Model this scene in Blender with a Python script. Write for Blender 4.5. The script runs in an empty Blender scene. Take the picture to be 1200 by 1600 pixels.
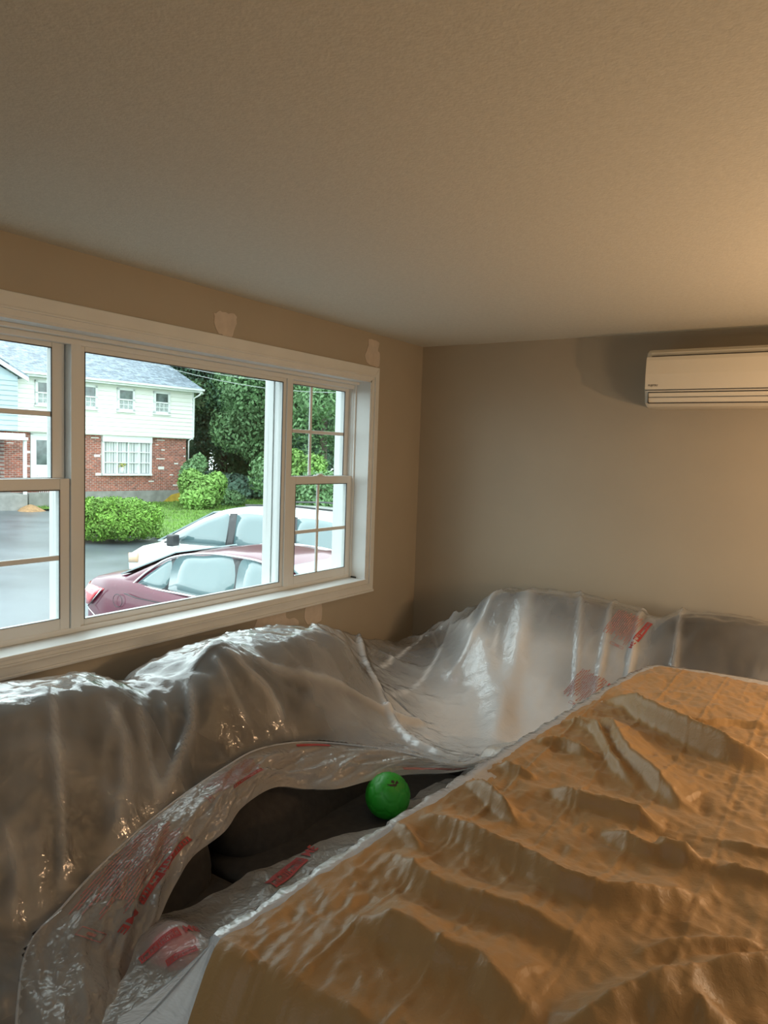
import bpy, bmesh, math, random
import numpy as np
from mathutils import Vector, Matrix
from mathutils.bvhtree import BVHTree
random.seed(7)
RNG = np.random.default_rng(11)
S = bpy.context.scene
COL = S.collection
R = math.radians

# ------------------------------------------------------------------ camera
CAM = Vector((2.256, -3.813, 1.72))
FPX = 1155.0
RR = np.array([[.83513, .54901, .0333], [.0702, -.0464, -.99645], [-.54551, .83451, -.07804]])
_q, _r = np.linalg.qr(RR.T); RR = (_q * np.sign(np.diag(_r))).T
cd = bpy.data.cameras.new('camera'); cam = bpy.data.objects.new('camera', cd); COL.objects.link(cam)
cd.sensor_fit = 'VERTICAL'; cd.sensor_height = 36.0; cd.lens = 36.0 * FPX / 1600
cd.clip_start = .02; cd.clip_end = 400
m = Matrix(((RR[0][0], -RR[1][0], -RR[2][0], CAM.x), (RR[0][1], -RR[1][1], -RR[2][1], CAM.y), (RR[0][2], -RR[1][2], -RR[2][2], CAM.z), (0, 0, 0, 1)))
cam.matrix_world = m
S.camera = cam

def ray(x, y):
    v = RR.T @ np.array([(x - 600) / FPX, (y - 800) / FPX, 1.0]); return Vector(v)
def on_z(x, y, Z): d = ray(x, y); return CAM + d * ((Z - CAM.z) / d.z)
def on_x(x, y, X=0.0): d = ray(x, y); return CAM + d * ((X - CAM.x) / d.x)
def on_y(x, y, Y=0.0): d = ray(x, y); return CAM + d * ((Y - CAM.y) / d.y)

# ------------------------------------------------------------------ world, lamps, exposure
W = bpy.data.worlds.new('world'); S.world = W; W.use_nodes = True
wt = W.node_tree; wt.nodes.clear()
tc = wt.nodes.new('ShaderNodeTexCoord'); sx = wt.nodes.new('ShaderNodeSeparateXYZ'); mr = wt.nodes.new('ShaderNodeMapRange')
cr = wt.nodes.new('ShaderNodeMix'); cr.data_type = 'RGBA'
bg = wt.nodes.new('ShaderNodeBackground'); wo = wt.nodes.new('ShaderNodeOutputWorld')
wt.links.new(tc.outputs['Generated'], sx.inputs[0]); wt.links.new(sx.outputs[2], mr.inputs[0])
wt.links.new(mr.outputs[0], cr.inputs[0])
cr.inputs[6].default_value = (.80, .90, .93, 1); cr.inputs[7].default_value = (.93, 1.0, 1.03, 1)   # overcast: horizon to zenith
wt.links.new(cr.outputs[2], bg.inputs[0]); wt.links.new(bg.outputs[0], wo.inputs[0])
bg.inputs[1].default_value = 3.5

def lamp(name, kind, loc, power, color, size=.1, rot=None, size_y=None, spot=None):
    l = bpy.data.lights.new(name, kind); l.energy = power; l.color = color
    if kind == 'AREA':
        l.size = size
        if size_y: l.shape = 'RECTANGLE'; l.size_y = size_y
    else: l.shadow_soft_size = size
    if spot: l.spot_size = R(spot); l.spot_blend = .15
    o = bpy.data.objects.new(name, l); COL.objects.link(o); o.location = loc
    if rot: o.rotation_euler = rot
    return o
WARM = (1.0, .60, .30)
lamp('floor_lamp_bulb', 'POINT', (2.72, -.95, 1.60), 20, (1.0, .62, .34), .015)
lamp('low_side_light', 'POINT', (3.12, -1.72, 1.34), 32, (1.0, .72, .45), .18)  # unseen warm light added low at the right to rake the brown cover
lamp('rear_fill_light', 'AREA', (1.7, -5.9, 2.33), 26, (.80, .95, 1.0), 2.0)  # added cool fill behind the camera, no fixture there, lifts the room
pl_ = lamp('window_portal', 'AREA', (-.2, -1.75, 1.58), 1, (1, 1, 1), 1.1, (0, R(-90), 0), 2.42)
pl_.data.cycles.is_portal = True

S.view_settings.view_transform = 'Standard'; S.view_settings.look = 'None'
S.view_settings.exposure = 0.42; S.view_settings.gamma = 1.0; S.view_settings.use_curve_mapping = False
try:
    S.cycles.max_bounces = 10; S.cycles.transparent_max_bounces = 24; S.cycles.diffuse_bounces = 5
    S.cycles.glossy_bounces = 4; S.cycles.transmission_bounces = 6
    S.cycles.sample_clamp_indirect = 6; S.cycles.caustics_reflective = False; S.cycles.caustics_refractive = False
    S.cycles.use_denoising = True
except Exception: pass

# ------------------------------------------------------------------ materials
def mat(name, col, rough=.6, metal=0, spec=.5, noise=None, bump=None, coat=0):
    """noise=(scale, amount, detail) colour variation; bump=(scale, strength, distance)"""
    M = bpy.data.materials.new(name); M.use_nodes = True; t = M.node_tree; b = t.nodes['Principled BSDF']
    b.inputs['Base Color'].default_value = (*col, 1); b.inputs['Roughness'].default_value = rough
    b.inputs['Metallic'].default_value = metal; b.inputs['Specular IOR Level'].default_value = spec
    b.inputs['Coat Weight'].default_value = coat
    if noise or bump:
        tcn = t.nodes.new('ShaderNodeTexCoord')
    if noise:
        n = t.nodes.new('ShaderNodeTexNoise'); n.inputs['Scale'].default_value = noise[0]; n.inputs['Detail'].default_value = noise[2] if len(noise) > 2 else 4
        t.links.new(tcn.outputs['Object'], n.inputs['Vector'])
        r = t.nodes.new('ShaderNodeMapRange'); r.inputs[1].default_value = .3; r.inputs[2].default_value = .7
        r.inputs[3].default_value = 1 - noise[1]; r.inputs[4].default_value = 1 + noise[1]
        t.links.new(n.outputs[0], r.inputs[0])
        mx = t.nodes.new('ShaderNodeVectorMath'); mx.operation = 'SCALE'; mx.inputs[0].default_value = col
        t.links.new(r.outputs[0], mx.inputs['Scale']); t.links.new(mx.outputs[0], b.inputs['Base Color'])
    if bump:
        n2 = t.nodes.new('ShaderNodeTexNoise'); n2.inputs['Scale'].default_value = bump[0]; n2.inputs['Detail'].default_value = 4
        t.links.new(tcn.outputs['Object'], n2.inputs['Vector'])
        bp = t.nodes.new('ShaderNodeBump'); bp.inputs['Strength'].default_value = bump[1]; bp.inputs['Distance'].default_value = bump[2] if len(bump) > 2 else .01
        t.links.new(n2.outputs[0], bp.inputs['Height']); t.links.new(bp.outputs[0], b.inputs['Normal'])
    return M

def schlick(t, normal=None, f0=.04, k=1.0):
    N = t.nodes.new; L = t.links.new
    lw = N('ShaderNodeLayerWeight'); lw.inputs[0].default_value = .5
    if normal: L(normal, lw.inputs['Normal'])
    p = N('ShaderNodeMath'); p.operation = 'POWER'; p.inputs[1].default_value = 5; L(lw.outputs['Facing'], p.inputs[0])
    a = N('ShaderNodeMath'); a.operation = 'MULTIPLY_ADD'; a.inputs[1].default_value = (1 - f0) * k; a.inputs[2].default_value = f0 * k; a.use_clamp = True
    L(p.outputs[0], a.inputs[0]); return a.outputs[0]

def film(name, tint, clear, trans, gloss_rough, bumps, spec=1.0, milk=(.93, .95, .97), thick_noise=True, haze=False):
    """thin plastic film: clear (straight through) + translucent / diffuse milk + glossy skin, creased by bump"""
    M = bpy.data.materials.new(name); M.use_nodes = True; t = M.node_tree; t.nodes.clear()
    N = t.nodes.new; L = t.links.new
    out = N('ShaderNodeOutputMaterial'); tcn = N('ShaderNodeTexCoord')
    # crease bump: two ridged noises + voronoi facets
    prev = None
    for (sc, st, dist, kind) in bumps:
        if kind == 'vor':
            n = N('ShaderNodeTexVoronoi'); n.inputs['Scale'].default_value = sc; n.feature = 'F1'; h = n.outputs['Distance']
            wn = N('ShaderNodeTexNoise'); wn.inputs['Scale'].default_value = sc * .6
            L(tcn.outputs['Object'], wn.inputs['Vector'])
            ad = N('ShaderNodeMix'); ad.data_type = 'VECTOR'; ad.inputs[0].default_value = .12
            L(tcn.outputs['Object'], ad.inputs[4]); L(wn.outputs['Color'], ad.inputs[5]); L(ad.outputs[1], n.inputs['Vector'])
        else:
            n = N('ShaderNodeTexNoise'); n.inputs['Scale'].default_value = sc; n.inputs['Detail'].default_value = 3
            n.inputs['Distortion'].default_value = .6
            L(tcn.outputs['Object'], n.inputs['Vector'])
            s1 = N('ShaderNodeMath'); s1.operation = 'SUBTRACT'; s1.inputs[1].default_value = .5; L(n.outputs[0], s1.inputs[0])
            s2 = N('ShaderNodeMath'); s2.operation = 'ABSOLUTE'; L(s1.outputs[0], s2.inputs[0]); h = s2.outputs[0]
        bp = N('ShaderNodeBump'); bp.inputs['Strength'].default_value = st; bp.inputs['Distance'].default_value = dist; bp.invert = True
        L(h, bp.inputs['Height'])
        if prev: L(prev, bp.inputs['Normal'])
        prev = bp.outputs[0]
    tr = N('ShaderNodeBsdfTransparent'); tr.inputs[0].default_value = (*tint, 1)
    df = N('ShaderNodeBsdfDiffuse'); df.inputs[0].default_value = (*milk, 1); L(prev, df.inputs['Normal'])
    tl = N('ShaderNodeBsdfTranslucent'); tl.inputs[0].default_value = (*milk, 1); L(prev, tl.inputs['Normal'])
    m1 = N('ShaderNodeMixShader'); m1.inputs[0].default_value = trans; L(df.outputs[0], m1.inputs[1]); L(tl.outputs[0], m1.inputs[2])
    m2 = N('ShaderNodeMixShader'); L(m1.outputs[0], m2.inputs[1]); L(tr.outputs[0], m2.inputs[2]); m2.inputs[0].default_value = clear
    if thick_noise:
        n = N('ShaderNodeTexNoise'); n.inputs['Scale'].default_value = 3.2; n.inputs['Detail'].default_value = 3; L(tcn.outputs['Object'], n.inputs['Vector'])
        r = N('ShaderNodeMapRange'); r.inputs[1].default_value = .3; r.inputs[2].default_value = .7; r.inputs[3].default_value = clear - .06; r.inputs[4].default_value = clear + .06
        L(n.outputs[0], r.inputs[0])
        # a film seen edge-on has more material in the way
        lw = N('ShaderNodeLayerWeight'); lw.inputs[0].default_value = .35
        mu = N('ShaderNodeMath'); mu.operation = 'MULTIPLY_ADD'; mu.inputs[1].default_value = -.17; L(lw.outputs['Facing'], mu.inputs[0]); L(r.outputs[0], mu.inputs[2])
        mu.use_clamp = True; last = mu
        if haze:   # doubled layers and slack film between the sofas are cloudier (vertex attribute)
            at_ = N('ShaderNodeAttribute'); at_.attribute_name = 'layers'
            hz = N('ShaderNodeMath'); hz.operation = 'MULTIPLY_ADD'; hz.inputs[1].default_value = -.88; hz.use_clamp = True; L(at_.outputs['Fac'], hz.inputs[0]); L(mu.outputs[0], hz.inputs[2]); last = hz
        L(last.outputs[0], m2.inputs[0])
    gl = N('ShaderNodeBsdfGlossy'); gl.inputs['Roughness'].default_value = gloss_rough; L(prev, gl.inputs['Normal'])
    m3 = N('ShaderNodeMixShader'); L(schlick(t, prev, .05, spec), m3.inputs[0]); L(m2.outputs[0], m3.inputs[1]); L(gl.outputs[0], m3.inputs[2])
    L(m3.outputs[0], out.inputs[0])
    return M

def glass_mat(name, tint=(.93, .97, .96)):
    M = bpy.data.materials.new(name); M.use_nodes = True; t = M.node_tree; t.nodes.clear(); N = t.nodes.new; L = t.links.new
    out = N('ShaderNodeOutputMaterial'); tr = N('ShaderNodeBsdfTransparent'); tr.inputs[0].default_value = (*tint, 1)
    gl = N('ShaderNodeBsdfGlossy'); gl.inputs['Roughness'].default_value = .02; 
    mx = N('ShaderNodeMixShader'); L(schlick(t, None, .03, .6), mx.inputs[0]); L(tr.outputs[0], mx.inputs[1]); L(gl.outputs[0], mx.inputs[2]); L(mx.outputs[0], out.inputs[0])
    return M

M = {}
M['wall'] = mat('wall_paint', (.385, .338, .262), .55, bump=(260, .12, .002), noise=(3, .03))
M['ceiling'] = mat('ceiling_paint', (.615, .605, .535), .9, bump=(150, .4, .003), noise=(70, .05, 5))
M['floor'] = mat('floor_wood', (.30, .19, .11), .4, noise=(6, .2))
M['trim'] = mat('white_trim_paint', (.68, .70, .69), .4, noise=(8, .03))
M['vinyl'] = mat('white_vinyl', (.68, .70, .69), .35)
M['gasket'] = mat('dark_gasket', (.03, .035, .035), .5)
M['putty'] = mat('putty', (.56, .49, .42), .8, bump=(90, .35, .003), noise=(24, .07))
M['glass'] = glass_mat('window_glass')
M['drop'] = glass_mat('rain_drop', (.96, .98, .98))
M['ac'] = mat('ac_plastic', (.70, .66, .56), .35)
M['ac_dark'] = mat('ac_dark_slot', (.03, .025, .02), .6)
M['ac_logo'] = mat('ac_logo', (.12, .10, .08), .5)
M['sofa'] = mat('sofa_fabric', (.036, .030, .025), .95, noise=(40, .18), bump=(60, .2, .003))
M['sofa_dark'] = mat('sofa_base', (.05, .04, .035), .9)
M['wood'] = mat('table_wood', (.25, .15, .08), .5)

# ------------------------------------------------------------------ helpers
def link(name, me, material=None, parent=None, label=None, cat=None, group=None, kind=None, loc=None):
    o = bpy.data.objects.new(name, me); COL.objects.link(o)
    if material and not me.materials: me.materials.append(material)
    if parent: o.parent = parent
    tag(o, label, cat, group, kind)
    if loc is not None: o.location = loc
    return o
def tag(o, label=None, cat=None, group=None, kind=None):
    if label: o['label'] = label
    if cat: o['category'] = cat
    if group: o['group'] = group
    if kind: o['kind'] = kind
    return o
def empty(name, loc=(0, 0, 0), label=None, cat=None, group=None, kind=None, rotz=0):
    o = bpy.data.objects.new(name, None); COL.objects.link(o); o.location = loc; o.rotation_euler = (0, 0, rotz); o.empty_display_size = .1
    return tag(o, label, cat, group, kind)
def mesh_np(name, V, F, smooth=False):
    me = bpy.data.meshes.new(name); me.from_pydata([tuple(v) for v in V], [], [tuple(int(i) for i in f) for f in F])
    if smooth: me.polygons.foreach_set('use_smooth', [True] * len(me.polygons))
    me.update(); return me
class MB:
    def __init__(s): s.v = []; s.f = []; s.sm = []
    def add(s, V, F, smooth=False):
        b = len(s.v); s.v += [tuple(v) for v in V]; s.f += [tuple(i + b for i in f) for f in F]; s.sm += [smooth] * len(F); return s
    def box(s, a, b):
        x0, y0, z0 = [min(p, q) for p, q in zip(a, b)]; x1, y1, z1 = [max(p, q) for p, q in zip(a, b)]
        V = [(x0, y0, z0), (x1, y0, z0), (x1, y1, z0), (x0, y1, z0), (x0, y0, z1), (x1, y0, z1), (x1, y1, z1), (x0, y1, z1)]
        return s.add(V, [(0, 3, 2, 1), (4, 5, 6, 7), (0, 1, 5, 4), (1, 2, 6, 5), (2, 3, 7, 6), (3, 0, 4, 7)])
    def obox(s, c, ax, ay, az):
        """oriented box from a corner c and three edge vectors"""
        c, ax, ay, az = map(Vector, (c, ax, ay, az))
        V = [c, c + ax, c + ax + ay, c + ay, c + az, c + ax + az, c + ax + ay + az, c + ay + az]
        return s.add(V, [(0, 3, 2, 1), (4, 5, 6, 7), (0, 1, 5, 4), (1, 2, 6, 5), (2, 3, 7, 6), (3, 0, 4, 7)])
    def tube(s, pts, r, n=8, cap=True):
        pts = [Vector(p) for p in pts]; rs = r if isinstance(r, (list, tuple)) else [r] * len(pts)
        rings = []; up = Vector((0, 0, 1))
        for i, p in enumerate(pts):
            d = (pts[min(i + 1, len(pts) - 1)] - pts[max(i - 1, 0)]).normalized()
            a = d.cross(up)
            if a.length < 1e-3: a = d.cross(Vector((0, 1, 0)))
            a.normalize(); b = a.cross(d)
            rings.append([p + (a * math.cos(2 * math.pi * k / n) + b * math.sin(2 * math.pi * k / n)) * rs[i] for k in range(n)])
        V = [v for q in rings for v in q]
        F = [(i * n + k, i * n + (k + 1) % n, (i + 1) * n + (k + 1) % n, (i + 1) * n + k) for i in range(len(pts) - 1) for k in range(n)]
        if cap: F += [tuple(range(n - 1, -1, -1)), tuple((len(pts) - 1) * n + k for k in range(n))]
        return s.add(V, F, True)
    def grid(s, P, smooth=True):
        h = len(P); w = len(P[0])
        return s.add([p for row in P for p in row], [(i * w + j, i * w + j + 1, (i + 1) * w + j + 1, (i + 1) * w + j) for i in range(h - 1) for j in range(w - 1)], smooth)
    def prism(s, poly, off):
        """polygon (3D points) extruded by vector off"""
        n = len(poly); off = Vector(off); V = [Vector(p) for p in poly] + [Vector(p) + off for p in poly]
        return s.add(V, [tuple(range(n - 1, -1, -1)), tuple(range(n, 2 * n))] + [(k, (k + 1) % n, n + (k + 1) % n, n + k) for k in range(n)])
    def mesh(s, name='mesh'):
        me = bpy.data.meshes.new(name); me.from_pydata(s.v, [], s.f); me.polygons.foreach_set('use_smooth', s.sm); me.update(); return me
    def build(s, name, material, parent=None, bevel=0, **k):
        me = s.mesh(name)
        if bevel:
            bm = bmesh.new(); bm.from_mesh(me); bmesh.ops.recalc_face_normals(bm, faces=bm.faces)
            bmesh.ops.bevel(bm, geom=[e for e in bm.edges if e.calc_face_angle(0) > .6], offset=bevel, segments=2, affect='EDGES', profile=.6)
            bm.to_mesh(me); bm.free()
        return link(name, me, material, parent, **k)

def vnoise(x, y, seed=0, per=512):
    """smooth value noise, numpy arrays, range -1..1"""
    g = np.random.default_rng(seed).uniform(-1, 1, (per, per))
    xi = np.floor(x).astype(int); yi = np.floor(y).astype(int); fx = x - xi; fy = y - yi
    fx = fx * fx * fx * (fx * (fx * 6 - 15) + 10); fy = fy * fy * fy * (fy * (fy * 6 - 15) + 10)
    a = g[xi % per, yi % per]; b = g[(xi + 1) % per, yi % per]; c = g[xi % per, (yi + 1) % per]; d = g[(xi + 1) % per, (yi + 1) % per]
    return (a * (1 - fx) + b * fx) * (1 - fy) + (c * (1 - fx) + d * fx) * fy
def ridged(x, y, seed, octs=3, gain=.5):
    t = np.zeros_like(x); a = 1.0
    for k in range(octs):
        c, s_ = math.cos(1.1 * k + seed), math.sin(1.1 * k + seed)
        t += a * (1 - 2.4 * np.abs(vnoise((x * c - y * s_) * 2 ** k + 37.1, (x * s_ + y * c) * 2 ** k + 11.3, seed + k))); a *= gain
    return t
def polydist(X, Y, P):
    """signed distance to polyline P (2D): + on the right side of its direction; also the running parameter 0..1"""
    best = np.full(X.shape, 1e9); sg = np.zeros(X.shape); tt = np.zeros(X.shape)
    P = np.array(P, float); L = np.hypot(*np.diff(P, axis=0).T); cum = np.concatenate([[0], np.cumsum(L)]) / L.sum()
    for i in range(len(P) - 1):
        a = P[i]; d = P[i + 1] - a; l2 = d @ d
        t = np.clip(((X - a[0]) * d[0] + (Y - a[1]) * d[1]) / l2, 0, 1)
        qx = X - a[0] - t * d[0]; qy = Y - a[1] - t * d[1]; ds = np.hypot(qx, qy)
        cr_ = d[0] * qy - d[1] * qx
        mk = ds < best
        best = np.where(mk, ds, best); sg = np.where(mk, -np.sign(cr_), sg); tt = np.where(mk, cum[i] + t * (cum[i + 1] - cum[i]), tt)
    return best * sg, tt
def smoothline(P, n=8):
    """Catmull-Rom through points"""
    P = [Vector(p) for p in P]; out = []
    for i in range(len(P) - 1):
        p0 = P[max(i - 1, 0)]; p1 = P[i]; p2 = P[i + 1]; p3 = P[min(i + 2, len(P) - 1)]
        for k in range(n):
            t = k / n
            out.append(.5 * ((2 * p1) + (p2 - p0) * t + (2 * p0 - 5 * p1 + 4 * p2 - p3) * t * t + (3 * p1 - p0 - 3 * p2 + p3) * t ** 3))
    out.append(P[-1]); return out

# ================================================================== ROOM
ZC = 2.36
OY0, OY1, OZ0, OZ1 = -2.962, -.538, 1.035, 2.112      # window opening in the left wall
RX, FY = 4.3, -6.9
b = MB()
b.box((-.16, FY, 0), (0, OY0, ZC)); b.box((-.16, OY1, 0), (0, .12, ZC)); b.box((-.16, OY0, 0), (0, OY1, OZ0)); b.box((-.16, OY0, OZ1), (0, OY1, ZC))
wall_left = b.build('wall_left', M['wall'], kind='structure')
MB().box((0, 0, 0), (RX + .12, .12, ZC)).build('wall_back', M['wall'], kind='structure')
MB().box((RX, FY, 0), (RX + .12, 0, ZC)).build('wall_right', M['wall'], kind='structure')
MB().box((0, FY - .12, 0), (RX, FY, ZC)).build('wall_front', M['wall'], kind='structure')
MB().box((-.16, FY - .12, ZC), (RX + .12, .12, ZC + .12)).build('ceiling', M['ceiling'], kind='structure')
MB().box((-.16, FY - .12, -.15), (RX + .12, .12, 0)).build('floor', M['floor'], kind='structure')
MB().box((0, FY, 0), (.015, 0, .11)).build('baseboard_left', M['trim'], kind='structure')
MB().box((.015, -.015, 0), (RX, 0, .11)).build('baseboard_back', M['trim'], kind='structure')

# putty patches on the window wall, each with its own ragged outline
def patch(pts, seed):
    rnd = random.Random(seed); P = smoothline([(0, y, z) for y, z in pts + [pts[0]]], 3)[:-1]
    P = [Vector((.0004, p.y + rnd.uniform(-.0035, .0035), p.z + rnd.uniform(-.0035, .0035))) for p in P]
    MB().prism(P, (.0018, 0, 0)).build('plaster_patch', M['putty'], wall_left)
def wp(px): return [(p.y, p.z) for p in (on_x(a, c) for a, c in px)]
patch(wp([(334, 490), (343, 486), (356, 489), (369, 494), (367, 512), (361, 528), (352, 525), (342, 521), (335, 510)]), 1)
patch(wp([(575, 529), (583, 531), (592, 535), (590, 546), (593, 553), (592, 572), (585, 573), (574, 568), (570, 556), (574, 545)]), 2)
patch(wp([(402, 966), (420, 958), (444, 953), (447, 966), (463, 966), (464, 980), (440, 988), (398, 1000), (396, 985)]), 3)
patch(wp([(488, 943), (501, 942), (502, 968), (494, 973), (480, 975), (475, 962), (478, 947)]), 4)

# ------------------------------------------------------------------ window
win = empty('window_1', (0, 0, 0), kind='structure')
# interior casing, mitred flat boards with a stepped inner edge and a back band outside
CO = .064
def casing_piece(name, p):  # p: outer a, outer b, inner b, inner a as (y,z)
    b = MB(); b.prism([(.0, y, z) for y, z in p], (.017, 0, 0))
    return b.build(name, M['trim'], win, bevel=.003)
o0, o1, q0, q1 = OY0 - CO, OY1 + CO, OZ0 - CO, OZ1 + CO + .006
i0, i1, j0, j1 = OY0 + .004, OY1 - .004, OZ0 + .001, OZ1 - .004
casing_piece('casing', [(o0, q1), (o1, q1), (i1, j1), (i0, j1)])
casing_piece('casing', [(o0, q0), (i0, j0), (i1, j0), (o1, q0)])
casing_piece('casing', [(o1, q1), (o1, q0), (i1, j0), (i1, j1)])
casing_piece('casing', [(o0, q0), (o0, q1), (i0, j1), (i0, j0)])
for (e, f) in ((.020, .026), (.040, .022)):   # two raised beads running round the casing
    b = MB()
    a0, a1, c0, c1 = OY0 - e, OY1 + e, OZ0 - e, OZ1 + e; w = .004
    b.box((.016, a0, c1 - w), (f, a1, c1 + w)); b.box((.016, a0, c0 - w), (f, a1, c0 + w)); b.box((.016, a1 - w, c0 + w), (f, a1 + w, c1 - w)); b.box((.016, a0 - w, c0 + w), (f, a0 + w, c1 - w))
    if e < .03: b.build('casing_bead', M['trim'], win, bevel=.002)
b = MB(); b.box((.0, o0, q0 - .001), (.024, o1, q0 + .012)); b.build('casing_band', M['trim'], win, bevel=.004)
# jamb lining + stool
JX = -.09
b = MB(); t_ = .012
b.box((JX - .05, OY1 - t_, OZ0), (.012, OY1 + .002, OZ1)); b.box((JX - .05, OY0 - .002, OZ0), (.012, OY0 + t_, OZ1)); b.box((JX - .05, OY0, OZ1 - t_), (.012, OY1, OZ1 + .002))
b.build('jamb_lining', M['trim'], win)
MB().box((JX - .05, OY0, OZ0 - .004), (.021, OY1, OZ0 + .010)).build('stool', M['trim'], win, bevel=.003)
# second inner stop (gives the stepped white lines above the sashes)
b = MB()
b.box((JX - .02, OY0 + t_, OZ1 - t_ - .014), (JX + .03, OY1 - t_, OZ1 - t_)); b.box((JX - .02, OY1 - t_ - .0075, OZ0 + .01), (JX + .012, OY1 - t_, OZ1 - t_ - .014)); b.box((JX - .02, OY0 + t_, OZ0 + .01), (JX + .012, OY0 + t_ + .0075, OZ1 - t_ - .014))
b.build('inner_stop', M['vinyl'], win, bevel=.002)
# vinyl main frame: head, sill and two mullions, in front of the sashes
zb, zt = OZ0 + .010, OZ1 - t_ - .014
b = MB(); b.box((-.17, OY0 + .01, zt - .020), (JX, OY1 - .01, zt)); b.build('frame_head', M['vinyl'], win, bevel=.003)
b = MB(); b.box((-.17, OY0 + .01, zb), (JX, OY1 - .01, zb + .020)); b.build('frame_sill', M['vinyl'], win, bevel=.003)
ML = (-2.243, -2.203); MR = (-1.100, -1.060)
for a_, c_ in (ML, MR):
    b = MB(); b.box((-.17, a_, zb + .018), (JX + .002, c_, zt - .018)); b.build('mullion', M['vinyl'], win, bevel=.003)
b = MB(); b.box((-.17, OY1 - .022, zb), (JX, OY1 - .008, zt)); b.box((-.17, OY0 + .008, zb), (JX, OY0 + .022, zt)); b.build('frame_side', M['vinyl'], win, bevel=.003)

def sash(name, y0, y1, z0, z1, x, st, rail_b, rail_t, thick=.032, gx=None, munt=None, parent=win):
    """sash with stiles/rails, glass and optional muntins: munt=(list of y, list of z)"""
    root = MB()
    root.box((x - thick, y0, z0), (x, y0 + st, z1)); root.box((x - thick, y1 - st, z0), (x, y1, z1))
    root.box((x - thick, y0 + st, z0), (x, y1 - st, z0 + rail_b)); root.box((x - thick, y0 + st, z1 - rail_t), (x, y1 - st, z1))
    s = root.build(name, M['vinyl'], parent, bevel=.003)
    g = MB(); gx = x - thick / 2; e = .0015
    yy0, yy1, zz0, zz1 = y0 + st, y1 - st, z0 + rail_b, z1 - rail_t
    g.box((gx - .003, yy0, zz0), (gx + .003, yy1, zz1)); g.build('window_pane', M['glass'], s)
    k = MB(); w = .0028
    k.box((x - .004, yy0, zz1 - w), (x + .0006, yy1, zz1)); k.box((x - .004, yy0, zz0), (x + .0006, yy0 + w, zz1)); k.box((x - .004, yy1 - w, zz0), (x + .0006, yy1, zz1)); k.box((x - .004, yy0, zz0), (x + .0006, yy1, zz0 + w * .6))
    k.build('gasket', M['gasket'], s)
    if munt:
        for yv in munt[0]:
            b = MB(); b.box((gx + .0035, yv - .008, zz0), (gx + .013, yv + .008, zz1)); b.build('muntin', M['vinyl'], s, bevel=.003)
        for zv in munt[1]:
            b = MB(); b.box((gx + .0036, yy0, zv - .009), (gx + .0125, yy1, zv + .009)); b.build('muntin', M['vinyl'], s, bevel=.003)
    return s, (gx, yy0, yy1, zz0, zz1)
panes = []
# picture unit
pic, gpic = sash('picture_sash', ML[1] - .002, MR[0] + .002, zb + .016, zt - .014, -.098, .022, .026, .024)
# right flank double-hung
yR0, yR1 = MR[1] - .001, OY1 - .020
us, g2 = sash('upper_sash', yR0 + .004, yR1 - .0, 1.570, zt - .010, -.122, .034, .030, .026, munt=([(-.872)], [1.822]))
ls, g3 = sash('lower_sash', yR0 + .004, yR1 - .0, zb + .014, 1.600, -.092, .037, .046, .040, thick=.028, munt=([-.838], [1.322]))
# left flank double-hung
yL0, yL1 = OY0 + .020, ML[0] + .001
us2, g4 = sash('upper_sash', yL0, yL1 - .004, 1.570, zt - .010, -.122, .048, .030, .026, munt=([-2.60], [1.822]))
ls2, g5 = sash('lower_sash', yL0, yL1 - .004, zb + .014, 1.600, -.092, .037, .046, .040, thick=.028, munt=([-2.60], [1.322]))
for yy in (-.84, -2.60):
    b = MB(); b.box((-.105, yy - .03, 1.600), (-.078, yy + .03, 1.606)); b.box((-.100, yy - .012, 1.606), (-.082, yy + .02, 1.612)); b.build('sash_lock', M['vinyl'], ls if yy > -1 else ls2, bevel=.002)
MB().tube([(-.075, -.555, OZ0 + .0145), (-.055, -.556, OZ0 + .0145), (-.040, -.562, OZ0 + .0145)], .0045, 8).build('screw', M['gasket'], None, label='small black screw lying on the window stool at its right end', cat='screw')
# exterior casing seen through the panes
b = MB()
for (a_, c_) in ((OY1 - .014, OY1 + .10), (OY0 - .10, OY0 + .014)):
    b.box((-.215, a_, OZ0 - .06), (-.16, c_, OZ1 + .08))
b.box((-.215, OY0 - .1, OZ1 - .01), (-.16, OY1 + .1, OZ1 + .09)); b.box((-.24, OY0 - .1, OZ0 - .10), (-.16, OY1 + .1, OZ0 + .006))
b.box((-.225, MR[0] - .006, OZ0), (-.172, MR[0] + .012, OZ1)); b.box((-.225, ML[0] + .004, OZ0), (-.172, ML[0] + .022, OZ1))
b.build('exterior_casing', M['vinyl'], win)
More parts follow.
